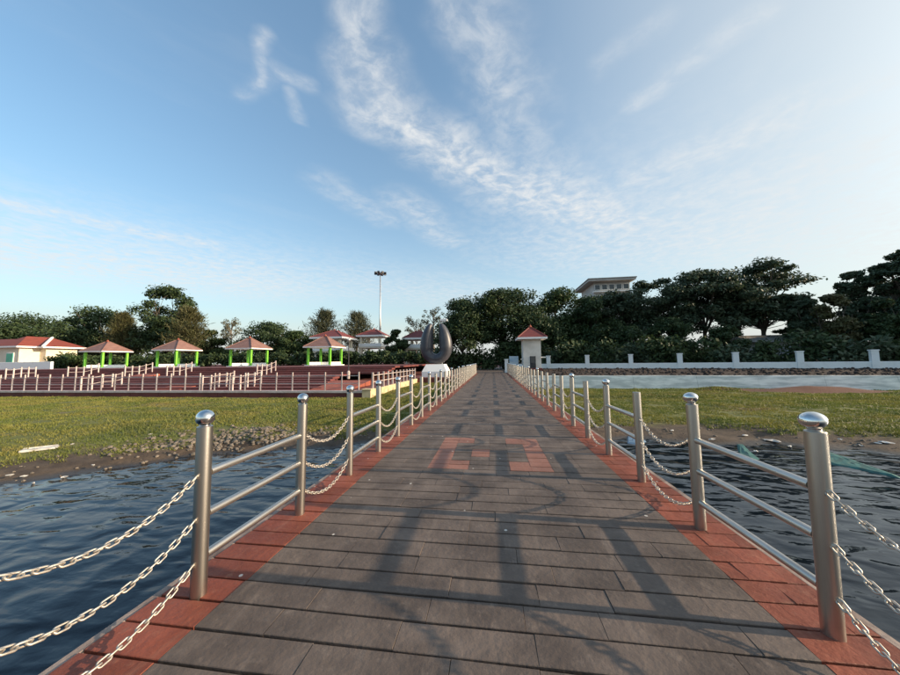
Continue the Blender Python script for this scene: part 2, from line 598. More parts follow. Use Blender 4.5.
# ------------------------------------------------------------------ ground, water
WATER = -0.95
SX = [-400, -80, -30, -16, -12, -9.68, -9.21, -8.78, -8.31, -7.8, -7.42, -4.83, -2, 2, 4.2, 7.9, 9.1, 12, 20, 80, 400]
SD = [-60, -14, -5, 0.5, 2.8, 5.1, 5.8, 6.2, 6.76, 7.37, 7.86, 8.7, 9.3, 9.8, 10.1, 9.8, 9.3, 8.3, 7.0, 2, -20]


def hgt(X, D):
    X, D = np.asarray(X, float), np.asarray(D, float)
    s = D - np.interp(X, SX, SD)
    s = s * np.where(X < -7, 0.72, 0.97)
    s = s + (vnoise(X * 1.3, D * 1.3, 3) - 0.5) * 0.9 + (vnoise(X * 4, D * 4, 4) - 0.5) * 0.3
    hi = np.where(X < 0, -0.50, -0.68)
    z = np.where(s < 0, WATER + np.maximum(s * 0.16, -2.0), 0)
    t = np.clip(s / np.where(X < 0, 5.0, 3.0), 0, 1)
    z = np.where(s >= 0, WATER + (hi - WATER) * (1 - (1 - t) ** 2), z)
    z = z + np.where(s > -0.5, 1, 0) * ((vnoise(X * 0.9, D * 0.9, 5) - 0.5) * 0.07 + (vnoise(X * 3.1, D * 3.1, 6) - 0.5) * 0.035) * np.clip(s + 0.5, 0, 1)
    # heap of rubble and soil by the left bank, red soil mound by the revetment
    z = z + 0.20 * np.exp(-(((X + 7.3) / 1.5) ** 2 + ((D - 8.7) / 0.8) ** 2))
    z = z + 0.34 * np.exp(-(((X - 19.5) / 2.6) ** 2 + ((D - 21.9) / 0.8) ** 2)) + 0.2 * np.exp(-(((X - 14.5) / 1.6) ** 2 + ((D - 22.6) / 0.6) ** 2))
    return z


def build_ground():
    xs = np.concatenate([[-1500, -700, -400, -200, -120, -80, -60], np.arange(-48, 48.01, 0.3), [60, 80, 120, 200, 400, 700, 1500]])
    ys = np.concatenate([[-60, -30, -15, -8, -4, -1], np.arange(1.0, 30.01, 0.25), [34, 40, 50, 70, 100, 160, 300, 600, 1200, 2500]])
    XX, YY = np.meshgrid(xs, ys)
    ZZ = hgt(XX, YY)
    ZZ = np.where(YY > 30, -0.55, ZZ)
    V = np.stack([XX.ravel(), YY.ravel(), ZZ.ravel()], 1)
    nx, ny = len(xs), len(ys)
    i = np.arange((nx - 1) * (ny - 1))
    a = (i // (nx - 1)) * nx + i % (nx - 1)
    Q = np.stack([a, a + 1, a + nx + 1, a + nx], 1)
    me = np_mesh('ground', V, Q, 'bank_soil')
    me.polygons.foreach_set('use_smooth', [True] * len(me.polygons))
    kind(link('ground', me), 'structure')
    w = MB()
    w.face([(-1500, -1500, WATER), (1500, -1500, WATER), (1500, 40, WATER), (-1500, 40, WATER)])
    kind(w.build('lake_water', 'lake_water'), 'structure')


build_ground()


def build_grass():
    V, Q = [], []

    def field(n, x0, x1, d0, d1, power):
        X = RNG.uniform(x0, x1, n)
        u = RNG.uniform(0, 1, n) ** power
        D = d0 + (d1 - d0) * u
        z = hgt(X, D)
        s = D - np.interp(X, SX, SD)
        patch = vnoise(X * 0.55 * 0.5, D * 1.1, 11) * 0.6 + vnoise(X * 1.9, D * 2.5, 12) * 0.4
        ok = (z > -0.80 + 0.10 * (vnoise(X * 2, D * 2, 9) - 0.5) + np.where(X > 0, 0.02, 0)) & (patch > 0.21)
        ok &= ~((np.abs(X) < 2.1))
        ok &= ((X + 7.3) / 2.0) ** 2 + ((D - 8.5) / 1.0) ** 2 > 0.8
        ok &= ((X - 19.5) / 4.0) ** 2 + ((D - 21.9) / 1.3) ** 2 > 1
        ok &= ~((X < -6.6) & (D > 16.2))
        X, D, z, patch = X[ok], D[ok], z[ok], patch[ok]
        return X, D, z, patch

    for args in ((80000, -38, -2.0, 3.5, 16.2, 1.15), (12000, -7, -2.0, 8, 27.5, 1.0), (80000, 2.0, 33, 9.0, 23.6, 1.1)):
        X, D, z, p = field(*args)
        n = len(X)
        for b in range(3):
            an = RNG.uniform(0, 2 * math.pi, n)
            h = RNG.uniform(0.018, 0.050, n) * (0.35 + 1.3 * p) * (1 + 0.02 * D)
            wd = RNG.uniform(0.006, 0.012, n) * (1 + D * 0.09)
            ln = RNG.uniform(0.2, 0.9, n) * h
            la = RNG.uniform(0, 2 * math.pi, n)
            jx, jy = RNG.normal(0, 0.03, n), RNG.normal(0, 0.03, n)
            a = np.stack([X + jx - np.cos(an) * wd, D + jy - np.sin(an) * wd, z - 0.01], 1)
            c = np.stack([X + jx + np.cos(an) * wd, D + jy + np.sin(an) * wd, z - 0.01], 1)
            t = np.stack([X + jx + np.cos(la) * ln, D + jy + np.sin(la) * ln, z + h], 1)
            o = sum(len(v) for v in V)
            V.append(np.concatenate([a, c, t]))
            i = np.arange(n)
            Q.append(np.stack([o + i, o + n + i, o + 2 * n + i], 1))
    o = link('grass', np_mesh('grass', np.concatenate(V), np.concatenate(Q), 'grass_blade'))
    kind(o, 'stuff')
    tag(o, 'short yellow green grass covering both lake banks', 'grass')


build_grass()

# raised ground behind the banks
PLAZA_Z = 1.05
REV = [(2.25, 24.9), (14.2, 23.65), (24.5, 22.2), (60, 18.0)]          # foot of the revetment on the far bank


def build_terraces():
    p = thing('plaza', '', '')
    del p['label'], p['category']
    kind(p, 'structure')
    b = MB()
    b.box(-300, -6.9, 16.62, 300, -1.2, -0.20)
    b.build('paving', 'maroon_brick', p)
    n = 6
    for i in range(n):                       # lower flight of long terrace steps
        d = 18.2 + i * 1.0
        z0, z1 = -0.196 + i * 0.65 / n, -0.2 + (i + 1) * 0.65 / n
        MB().box(-300, -10.5 - 0.35 * i, d, d + 1.06 if i < n - 1 else 300, z0 - 0.02, z1).build('step', 'maroon_brick', p)
    for i in range(4):                       # upper flight
        d = 25.6 + i * 0.9
        MB().box(-300, -9.0, d, d + 0.95 if i < 3 else 300, 0.43 + i * 0.15, 0.45 + (i + 1) * 0.15).build('step', 'maroon_brick', p)
    # ramps between the steps; sun on the red paving is painted as lighter terracotta
    for px, py, w, d0, d1 in ((140, 377, 1.0, 23.2, 25.0), (176, 387, 1.0, 18.0, 19.4), (342, 384, 1.3, 17.6, 21.0)):
        c = atD(px, py, (d0 + d1) / 2)
        m = MB()
        za, zb = (-0.19, -0.19 + 0.125 * (d1 - 18)) if d0 < 20 else (0.36, 0.62)
        m.v += [(c.x - w, d0, za), (c.x + w, d0, za), (c.x + w, d1, zb), (c.x - w, d1, zb),
                (c.x - w, d0, za - 0.3), (c.x + w, d0, za - 0.3), (c.x + w, d1, za - 0.3), (c.x - w, d1, za - 0.3)]
        m.f += [(0, 1, 2, 3), (4, 5, 1, 0), (5, 6, 2, 1), (6, 7, 3, 2), (7, 4, 0, 3)]
        m.build('ramp', 'terracotta', p)
    # promenade at the shore end of the pier
    s = thing('promenade', '', '')
    del s['label'], s['category']
    kind(s, 'structure')
    MB().box(-6.895, 9.5, 27.9, 300, -1.2, -0.05).build('paving', 'maroon_brick', s)
    MB().box(-2.2, 2.2, 36.9, 70, -0.6, -0.03).build('path', 'slab_grey', s)
    # upper bank on the right, behind the revetment
    u = MB()
    poly = [(x, y + 0.5) for x, y in REV] + [(300, -10), (300, 400), (2.3, 400)]
    u.prism(poly, -1.3, 0.20)
    kind(u.build('upper_bank', 'bank_rubble'), 'structure')


build_terraces()


def build_revetment():
    t = thing('revetment_wall', 'pale blue grey battered concrete wall at the back of the far grassy bank', 'wall')
    for (x0, y0), (x1, y1) in zip(REV[:-1], REV[1:]):
        n = max(2, int(math.hypot(x1 - x0, y1 - y0) / 3.2))
        for i in range(n):
            a, b = i / n, (i + 1) / n - 0.0012
            ax, ay, bx, by = x0 + (x1 - x0) * a, y0 + (y1 - y0) * a, x0 + (x1 - x0) * b, y0 + (y1 - y0) * b
            j = random.uniform(-0.006, 0.006)
            m = MB()
            m.v += [(ax, ay + j, -1.2), (bx, by + j, -1.2), (bx + 0.05, by + 0.55, -1.2), (ax + 0.05, ay + 0.55, -1.2),
                    (ax, ay + 0.3 + j, 0.22 + j), (bx, by + 0.3 + j, 0.22 + j), (bx + 0.05, by + 0.62, 0.22 + j), (ax + 0.05, ay + 0.62, 0.22 + j)]
            m.f += [(3, 2, 1, 0), (4, 5, 6, 7)] + [(k, (k + 1) % 4, 4 + (k + 1) % 4, 4 + k) for k in range(4)]
            m.build('panel', 'revetment', t)


build_revetment()


# ------------------------------------------------------------------ the pier
PIER_END = 36.8
GAP = 0.19
L0, R0, SR, SC = 1.846, 1.983, 1.045, 1.051
PX = 1.805


def build_pier():
    p = thing('pier', 'long straight pier paved with dark grey slabs between red borders', 'pier')
    MB().box(-2.04, 2.04, -6, PIER_END, -0.32, -0.032).build('deck_base', 'joint', p)
    for s in (-1, 1):
        m = MB().box(min(s * 2.043, s * 2.10), max(s * 2.043, s * 2.10), -6, PIER_END, -0.34, -0.008, inset=0.006)
        m.build('edge_beam', 'edge_concrete', p)
    for y in np.arange(-4, 27, 5.0):
        for s in (-1, 1):
            MB().tube([(s * 1.3, y, -3.2), (s * 1.3, y, -0.30)], 0.22, 14).build('pile', 'concrete', p, True)
    # slabs: individual ones near, one joined part beyond
    unit = MB().box(-0.5, 0.5, -0.5, 0.5, -1, 0, 0)
    gm, rm, im = [], [], []
    base = MB().box(-0.5, 0.5, -GAP / 2 + 0.0075, GAP / 2 - 0.0075, -0.03, 0, inset=0.003)
    gm = base.mesh('paving_slab', 'slab_grey')
    rm = base.mesh('border_tile', 'slab_red')
    im = base.mesh('inlay_tile', 'slab_inlay')
    far_g, far_r = MB(), MB()
    ng = nr = 0
    row = 0
    y = 0.86
    ring0 = 4.28
    while y < PIER_END - 0.1:
        cuts = [-1.60]
        inlay = ring0 - 0.05 < y < ring0 + 1.53
        if inlay:
            cuts = [-1.60, -1.22, -0.84, -0.56, -0.28, 0.0, 0.28, 0.56, 0.84, 1.22]
        else:
            x = -1.60
            while True:
                x += random.choice((0.42, 0.55, 0.72, 0.72, 0.95))
                if x > 1.40:
                    break
                cuts.append(x)
        cuts.append(1.60)
        k = round((y - ring0) / GAP)
        cells = [(a, b, 'g') for a, b in zip(cuts[:-1], cuts[1:])]
        if inlay:
            out = []
            for a, b, c in cells:
                mid = (a + b) / 2
                am = abs(mid)
                if 0.56 < am < 0.84 or ((k <= 1 or k >= 7) and 0.28 < am < 0.56):
                    c = 'i'
                if k in (3, 4) and -0.28 < mid < 0.0:
                    c = 'i'
                out.append((a, b, c))
            cells = out
        if row % 2:
            cells += [(-2.04, -1.60, 'r'), (1.60, 1.82, 'r'), (1.82, 2.04, 'r')]
        else:
            cells += [(-2.04, -1.60, 'r'), (1.60, 1.71, 'r'), (1.71, 1.93, 'r'), (1.93, 2.04, 'r')]
        for a, b, c in cells:
            j = 0.0008
            w = (b - a) - random.choice((0.0004, 0.0004, 0.0010, 0.0022))
            dz = random.uniform(-0.0045, 0.0)
            tilt = random.gauss(0, 0.010)
            yaw = random.gauss(0, 0.0035)
            dy = random.gauss(0, 0.0012)
            if (c == 'g' and ng < 300) or (c == 'r' and nr < 150) or c == 'i':
                o = link({'g': 'paving_slab', 'r': 'border_tile', 'i': 'inlay_tile'}[c], {'g': gm, 'r': rm, 'i': im}[c], p,
                         ((a + b) / 2, y + GAP / 2 + dy, dz))
                o.scale = (w, 1, 1)
                o.rotation_euler = (tilt, random.gauss(0, 0.0012), yaw)
                if c == 'g':
                    ng += 1
                elif c == 'r':
                    nr += 1
            else:
                (far_g if c == 'g' else far_r).box(a + j, b - j, y + 0.0068, y + GAP - 0.0068, -0.03, dz, inset=0.003, rz=yaw)
        y += GAP
        row += 1
    # the pier behind the first row of slabs (under and behind the photographer)
    yy = 0.86 - GAP
    while yy > -6:
        far_g.box(-1.598, 1.598, yy + 0.004, yy + GAP - 0.004, -0.03, -0.002, inset=0.003)
        for s in (-1, 1):
            far_r.box(min(s * 1.602, s * 2.04), max(s * 1.602, s * 2.04), yy + 0.004, yy + GAP - 0.004, -0.03, -0.002, inset=0.003)
        yy -= GAP
    kind(far_g.build('paving_field', 'slab_grey', p), 'stuff')
    kind(far_r.build('border_field', 'slab_red', p), 'stuff')


build_pier()

# railing sections: two posts and three rails welded together
RAIL_H = (0.22, 0.48, 0.74)
POST_H = 1.045
post_me = MB().lathe([(0.0445, -0.02), (0.0445, POST_H - 0.004), (0.041, POST_H)], 28).mesh('post', 'steel', 'auto')
ball_prof = [(0.030, 0.0), (0.030, 0.012)] + [(max(0.001, 0.054 * math.cos(a)), 0.053 + 0.051 * math.sin(a)) for a in np.linspace(-1.0, 1.55, 14)]
ball_me = MB().lathe(ball_prof, 28).mesh('ball_cap', 'chrome', True)
flat_prof = [(0.030, 0.0), (0.030, 0.014)] + [(max(0.001, 0.058 * math.cos(a)), 0.058 + 0.045 * math.sin(a)) for a in np.linspace(-1.0, 1.55, 14)]
flat_me = MB().lathe(flat_prof, 28).mesh('ball_cap', 'chrome', True)
rail_me = MB().tube([(0, 0.040, 0), (0, SR - 0.040, 0)], 0.0255, 16).mesh('rail', 'steel_rail', 'auto')


def chain_length_points(a, b, sag, n):
    pts = []
    for i in range(n + 1):
        u = i / n
        pts.append(a.lerp(b, u) - Vector((0, 0, sag * 4 * u * (1 - u))))
    return pts


def link_mesh():
    m = MB()
    L, W, r = 0.024, 0.0135, 0.0048
    path = []
    for k in range(14):
        a = 2 * math.pi * k / 14
        x = math.cos(a)
        path.append(Vector((0, (L if x > 0 else -L) * 0.62 + x * L * 0.55, math.sin(a) * W)))
    n = 5
    for k in range(14):
        d = (path[(k + 1) % 14] - path[k - 1]).normalized()
        u = Vector((1, 0, 0))
        w = d.cross(u)
        for q in range(n):
            an = 2 * math.pi * q / n
            m.v.append(tuple(path[k] + u * (r * math.cos(an)) + w * (r * math.sin(an))))
    for k in range(14):
        for q in range(n):
            m.f.append((k * n + q, k * n + (q + 1) % n, ((k + 1) % 14) * n + (q + 1) % n, ((k + 1) % 14) * n + q))
    return m


LINK = link_mesh()
link_me = LINK.mesh('chain_link', 'chain_steel', True)
CHN = 25


def chain_frames():
    a, b = Vector((0, 0.047, 0)), Vector((0, SC - 0.047, 0))
    sag = 0.165
    # even spacing along the curve
    fine = chain_length_points(a, b, sag, 400)
    acc = [0]
    for i in range(400):
        acc.append(acc[-1] + (fine[i + 1] - fine[i]).length)
    out = []
    for k in range(CHN):
        s = acc[-1] * (k + 0.5) / CHN
        i = next(i for i in range(400) if acc[i + 1] >= s)
        p = fine[i].lerp(fine[i + 1], (s - acc[i]) / (acc[i + 1] - acc[i]))
        d = (fine[i + 1] - fine[i]).normalized()
        pitch = math.atan2(d.z, d.y)
        rot = Matrix.Rotation(pitch, 4, 'X') @ Matrix.Rotation(R(42) + (R(90) if k % 2 else 0) + random.uniform(-0.2, 0.2), 4, 'Y')
        out.append(Matrix.Translation(p) @ rot)
    return out


FRAMES = chain_frames()


def whole_chain_mesh():
    m = MB()
    for M in FRAMES:
        o = len(m.v)
        m.v += [tuple(M @ Vector(v)) for v in LINK.v]
        m.f += [tuple(o + i for i in f) for f in LINK.f]
    for e, s in ((0.047, 1), (SC - 0.047, -1)):
        m.lathe([(0.010, -0.012), (0.012, 0), (0.010, 0.012)], 8, (0, e - s * 0.003, 0))
    return m.mesh('chain', 'chain_steel', True)


chain_me = whole_chain_mesh()
eye_me = MB().tube([(0, -0.012, 0), (0, 0.014, 0)], 0.008, 8).mesh('eyelet', 'chain_steel')


def build_rails():
    for side, y0, nm, no_ball in ((-1, L0, 'gazebo side', {6, 8, 10, 11, 13, 14, 16, 19}), (1, R0, 'white wall side', {2, 4, 6, 7, 8, 9, 11, 12, 14, 15, 17, 18, 20})):
        per = SR + SC
        for k in range(-2, 17):
            ya = y0 + k * per
            if ya + SR > PIER_END:
                break
            where = {-2: 'at its lake end', -1: 'at its lake end', 0: 'just short of the red ring', 1: 'beside the red ring',
                     2: 'first past the red ring', 3: 'second past the red ring'}.get(k, 'further up towards shore')
            cap = '' if side < 0 or k not in (1, 2) else ', one post uncapped'
            lab = f'steel railing on the {nm}{cap}, {where}'
            t = thing('railing_section', lab, 'railing', (side * PX, ya, 0), f'railing sections along the {nm} of the pier')
            for j, dy in enumerate((0, SR)):
                po = link('post', post_me, t, (0, dy, 0))
                po.rotation_euler = (random.gauss(0, 0.004), random.gauss(0, 0.004), random.uniform(0, 6))
                idx = 2 * k + j
                if idx not in no_ball:
                    c = link('ball_cap', flat_me if (side > 0 and idx in (0, 1)) else ball_me, po, (0, 0, POST_H))
                    if side > 0 and idx in (0, 1):
                        c.rotation_euler = (0.12, 0.05, 0)
            for h in RAIL_H:
                link('rail', rail_me, t, (0, 0, h))
            # chains to the next section
            if ya + per + SR > PIER_END:
                continue
            cw = {-2: 'beyond the lake end', -1: 'at the lake end', 0: 'short of the red ring', 1: 'past the red ring',
                  2: 'second gap past the ring'}.get(k, 'further up towards shore')
            for tier, h in (('lowest', 0.20), ('middle', 0.47), ('uppermost', 0.74)):
                lab = f'{tier} of three steel chains on the {nm}, {cw}'
                loc = (side * PX, ya + SR, h)
                if k in (-1, 0):
                    c = thing('chain', lab, 'chain', loc, f'chains along the {nm} of the pier')
                    for M in FRAMES:
                        l = link('chain_link', link_me, c)
                        l.matrix_local = M
                    link('eyelet', eye_me, c, (0, 0.047, 0))
                    link('eyelet', eye_me, c, (0, SC - 0.047, 0))
                else:
                    tag(link('chain', chain_me, None, loc), lab, 'chain', f'chains along the {nm} of the pier')


build_rails()


# ------------------------------------------------------------------ plaza front: retaining wall, fence, handrails
def build_plaza_front():
    t = thing('plaza_retaining_wall', 'low dark maroon brick wall below the plaza fence along the grass', 'wall')
    xs = np.arange(-60, -6.95, 2.0)
    for x in xs:
        MB().box(x, min(x + 1.985, -6.88), 16.45, 16.61, -1.0, -0.235 + random.uniform(-0.006, 0.006)).build('brick_panel', 'maroon_brick', t)
    MB().box(-6.87, -6.72, 16.45, 27.9, -1.0, -0.235).build('return_panel', 'yellow_stone', t)
    f = thing('plaza_fence', 'white metal fence with posts and rails along the front edge of the red plaza', 'fence')
    MB().box(-60, -6.95, 16.40, 16.66, -0.233, -0.12, inset=0.01).build('kerb', 'rail_white', f)
    pm = MB().box(-0.028, 0.028, -0.028, 0.028, -0.12, 0.92).mesh('post', 'rail_white')
    for i in range(53):
        link('post', pm, f, (-7.3 - i * 1.0, 16.53, 0))
    for h in (0.28, 0.70):
        MB().tube([(-60, 16.53, h), (-7.3, 16.53, h)], 0.018, 8).build('rail', 'rail_white', f)
    # pillar at the corner, fence running back towards the promenade
    c = thing('corner_pillar', 'short yellowish stone pillar at the corner of the plaza fence', 'pillar', (-6.75, 16.5, -1))
    MB().box(-0.24, 0.24, -0.24, 0.24, 0, 0.92, inset=0.02).build('shaft', 'yellow_stone', c)
    MB().box(-0.28, 0.28, -0.28, 0.28, 0.922, 0.99, inset=0.02).build('capstone', 'yellow_stone', c)
    g = thing('side_fence', 'white post fence running back from the plaza corner to the sculpture', 'fence')
    MB().box(-6.90, -6.70, 16.8, 27.9, -0.233, -0.10, inset=0.01).build('kerb', 'yellow_stone', g)
    pm2 = MB().box(-0.045, 0.045, -0.045, 0.045, -0.1, 0.85).mesh('post', 'rail_white')
    for i in range(12):
        link('post', pm2, g, (-6.8, 17.3 + i * 0.9, 0))
    for h in (0.3, 0.68):
        MB().tube([(-6.8, 17.3, h), (-6.8, 27.2, h)], 0.025, 8).build('rail', 'rail_white', g)
    w = thing('promenade_wall', 'shaded dark low wall in front of the horseshoe sculpture', 'wall')
    for x in np.arange(-6.7, -2.3, 1.1):
        MB().box(x, x + 1.09, 27.7, 27.89, -1.0, -0.06).build('brick_panel', 'maroon_brick', w)


build_plaza_front()


def plaza_z(d):
    z = -0.2
    if d >= 18.2:
        z = -0.2 + min(6, int((d - 18.2) / 1.0) + 1) * 0.65 / 6
    if d >= 25.6:
        z = 0.45 + min(4, int((d - 25.6) / 0.9) + 1) * 0.15
    return z


def build_handrails():
    spots = [  # pixel of the lower end, depth range, description
        (203, 17.4, 22.6, 'on the lower steps in front of the half bare tree'),
        (233, 17.4, 22.6, 'on the lower steps nearest the corner pillar'),
        (82, 17.4, 22.4, 'on the lower steps below the gazebo beside the red roofed hall'),
        (167, 24.4, 29.4, 'on the upper steps between the two middle gazebos'),
        (68, 24.4, 29.4, 'on the upper steps below the gazebo beside the red roofed hall'),
        (257, 24.4, 29.4, 'on the upper steps below the gazebo nearest the two storey pavilion'),
        (6, 22.4, 26.4, 'on the steps in front of the white parapet wall'),
        (125, 24.4, 29.4, 'on the upper steps below the second gazebo from the hall'),
    ]
    for px, d0, d1, txt in spots:
        x = atD(px, 370, d0).x
        t = thing('stair_handrail', f'white metal handrail {txt}', 'handrail', (x, 0, 0), 'white handrails on the plaza steps')
        n = 5
        pts = []
        for i in range(n):
            d = d0 + 0.46 * (d1 - d0) * i / (n - 1)
            z = plaza_z(d)
            MB().box(-0.04, 0.04, d - 0.04, d + 0.04, z, z + 0.95).build('post', 'rail_white', t)
            pts.append((0, d, z + 0.82))
        MB().tube(pts, 0.018, 8).build('rail', 'rail_white', t)
        MB().tube([(a, b, c - 0.42) for a, b, c in pts], 0.016, 8).build('rail', 'rail_white', t)


build_handrails()


# ------------------------------------------------------------------ buildings
def hip_roof(t, hx, hy, z0, z1, ridge=0.25, m='roof_tile', name='roof', fascia='white_paint', th=0.14, caps=True, capm=None):
    """four tiled slopes over a fascia; ridge caps as sub-parts"""
    r = MB()
    rx, ry = ridge, ridge * 0.4
    r.v += [(-hx, -hy, z0), (hx, -hy, z0), (hx, hy, z0), (-hx, hy, z0), (-rx, -ry, z1), (rx, -ry, z1), (rx, ry, z1), (-rx, ry, z1)]
    r.f += [(3, 2, 1, 0), (4, 5, 6, 7)] + [(k, (k + 1) % 4, 4 + (k + 1) % 4, 4 + k) for k in range(4)]
    ro = r.build(name, m, t)
    f = MB()
    e = 0.04
    f.box(-hx - e, hx + e, -hy - e, hy + e, z0 - th, z0 - 0.003)
    f.build('fascia', fascia, ro)
    if caps:
        for k in range(4):
            a, b = Vector(r.v[k]), Vector(r.v[4 + k])
            MB().tube([a + Vector((0, 0, 0.02)), b + Vector((0, 0, 0.02))], 0.07, 6).build('ridge_cap', capm or m, ro)
        MB().lathe([(0.16, 0), (0.2, 0.1), (0.08, 0.28), (0.02, 0.36)], 8, (0, 0, z1 - 0.02)).build('finial', 'terracotta', ro)
    return ro


def gazebo(px, label, D=41.6):
    c = atD(px, 366, D)
    t = thing('gazebo', label, 'gazebo', (c.x, D, PLAZA_Z), 'lime green gazebos on the upper terrace')
    MB().box(-1.95, 1.95, -1.95, 1.95, 0, 0.12).build('plinth', 'white_paint', t)
    for sx in (-1, 1):
        for sy in (-1, 1):
            MB().box(sx * 1.6 - 0.13, sx * 1.6 + 0.13, sy * 1.6 - 0.13, sy * 1.6 + 0.13, 0.122, 2.52).build('column', 'green_paint', t)
    for a in (0, 1, 2):
        m = MB()
        if a == 0:
            m.box(-1.45, 1.45, 1.5, 1.66, 0.122, 0.50)
        else:
            s = -1 if a == 1 else 1
            m.box(min(s * 1.5, s * 1.66), max(s * 1.5, s * 1.66), -1.45, 1.45, 0.122, 0.50)
        m.build('bench_wall', 'white_paint', t)
    hip_roof(t, 2.08, 2.08, 2.64, 4.15, 0.22)
    return t


gazebo(106, 'lime columned gazebo with tiled pyramid roof closest to the red roofed hall')
gazebo(177, 'lime columned gazebo with tiled pyramid roof, second along from the hall')
gazebo(249, 'lime columned gazebo with tiled pyramid roof in front of the slender half bare tree')
gazebo(325, 'lime columned gazebo with tiled pyramid roof in front of a red pavilion roof')


def build_hall():
    D = 47.0
    xr = atD(54, 360, D).x
    zE = atD(30, 347, D).z
    zR = atD(30, 338.5, D + 2).z
    t = thing('red_roofed_hall', 'cream single storey hall with red hipped roof at the end of the terrace', 'building', (xr, D, PLAZA_Z))
    h = zE - PLAZA_Z
    W = 34.0
    MB().box(-W, -2.0, 0, 4.4, 0, h).build('wall', 'cream_paint', t)
    for x in (-7.5, -14.0, -20, -26):
        o = MB().box(x - 0.9, x + 0.9, -0.06, 0.05, h * 0.38, h * 0.76).build('window', 'white_paint', t)
        MB().box(x - 0.75, x - 0.05, -0.10, -0.062, h * 0.42, h * 0.73).build('pane', 'glass_dark', o)
        MB().box(x + 0.05, x + 0.75, -0.10, -0.062, h * 0.42, h * 0.73).build('pane', 'glass_dark', o)
    r = MB()
    z1 = zR - PLAZA_Z
    e = 0.9
    r.v += [(-W - e, -e, h), (-2 + e, -e, h), (-2 + e, 4.4 + e, h), (-W - e, 4.4 + e, h), (-W + 3, 2.2, z1), (-4.6, 2.2, z1)]
    r.f += [(3, 2, 1, 0), (0, 1, 5, 4), (1, 2, 5), (2, 3, 4, 5), (3, 0, 4)]
    ro = r.build('roof', 'roof_red', t)
    f = MB().box(-W - e - 0.05, -2 + e + 0.05, -e - 0.05, 4.4 + e + 0.05, h - 0.28, h - 0.003)
    f.build('fascia', 'white_paint', ro)
    MB().tube([(-2 + e, -e, h + 0.05), (-4.6, 2.2, z1 + 0.05)], 0.22, 6).build('verge_band', 'white_paint', ro)
    # projecting porch with its own small hip roof
    px = atD(13, 360, D - 2).x - xr
    MB().box(px - 2.3, px + 2.3, -2.6, -0.002, 0, h - 0.05).build('porch', 'cream_paint', t)
    o = MB().box(px - 0.3, px + 1.3, -2.68, -2.602, h * 0.22, h * 0.72).build('window', 'white_paint', t)
    MB().box(px - 0.2, px + 1.2, -2.73, -2.682, h * 0.26, h * 0.68).build('pane', 'green_glass', o)
    q = MB()
    q.v += [(px - 3, -3.3, h + 0.02), (px + 3, -3.3, h + 0.02), (px + 3, 0.6, h + 0.02), (px - 3, 0.6, h + 0.02), (px, -0.6, z1 + 0.15), (px, 2.6, z1 + 0.15)]
    q.f += [(3, 2, 1, 0), (0, 1, 4), (1, 2, 5, 4), (3, 0, 4, 5), (2, 3, 5)]
    po = q.build('porch_roof', 'roof_red', t)
    MB().box(px - 3.05, px + 3.05, -3.35, 0.5, h - 0.25, h + 0.015).build('fascia', 'white_paint', po)
    # parapet in front
    xw = atD(50.5, 366, 36).x
    zt = atD(25, 362, 36).z
    w = thing('parapet_wall', 'white rendered parapet wall in front of the red roofed hall', 'wall')
    for i in range(6):
        MB().box(xw - (i + 1) * 5, xw - i * 5 - 0.02, 36, 36.3, PLAZA_Z, zt, inset=0.03).build('panel', 'white_paint', w)


build_hall()


def pavilion(px, D, pyroof, pyeave, pydeck, wpx, label, green=False):
    c = atD(px, 360, D)
    a, b = atD(px - wpx / 2, 340, D), atD(px + wpx / 2, 340, D)
    hx = (b.x - a.x) / 2
    zr, ze, zd = atD(px, pyroof, D).z, atD(px, pyeave, D).z, atD(px, pydeck, D).z
    t = thing('pavilion', label, 'pavilion', (c.x, D, PLAZA_Z), 'two storey pavilions behind the hedge')
    cx = hx * 0.72
    for sx in (-1, 1):
        for sy in (-1, 1):
            MB().box(sx * cx - 0.22, sx * cx + 0.22, sy * cx - 0.22, sy * cx + 0.22, 0, ze - PLAZA_Z - 0.15).build('column', 'cream_paint', t)
    d = zd - PLAZA_Z
    fl = MB().box(-hx * 0.86, hx * 0.86, -hx * 0.86, hx * 0.86, d - 0.55, d - 0.25).build('upper_floor', 'cream_paint', t)
    for sy in (-1, 1):
        MB().box(-hx * 0.86, hx * 0.86, sy * hx * 0.86 - 0.07, sy * hx * 0.86 + 0.07, d - 0.247, d + 0.42).build('parapet', 'white_paint', fl)
        MB().box(sy * hx * 0.86 - 0.07, sy * hx * 0.86 + 0.07, -hx * 0.84, hx * 0.84, d - 0.246, d + 0.40).build('parapet', 'white_paint', fl)
    hip_roof(t, hx, hx, ze - PLAZA_Z, zr - PLAZA_Z, 0.4, m='roof_maroon', th=0.32, caps=True)


pavilion(374, 62, 329.5, 336, 346, 25, 'two storey pavilion with maroon roof below the floodlight mast')
pavilion(334, 56, 330.5, 338, 350, 31, 'pavilion whose red roof rises behind the gazebo nearest the pier')
pavilion(419, 58, 331, 338.5, 347, 26, 'two storey pavilion with maroon roof half hidden by the horseshoe sculpture')


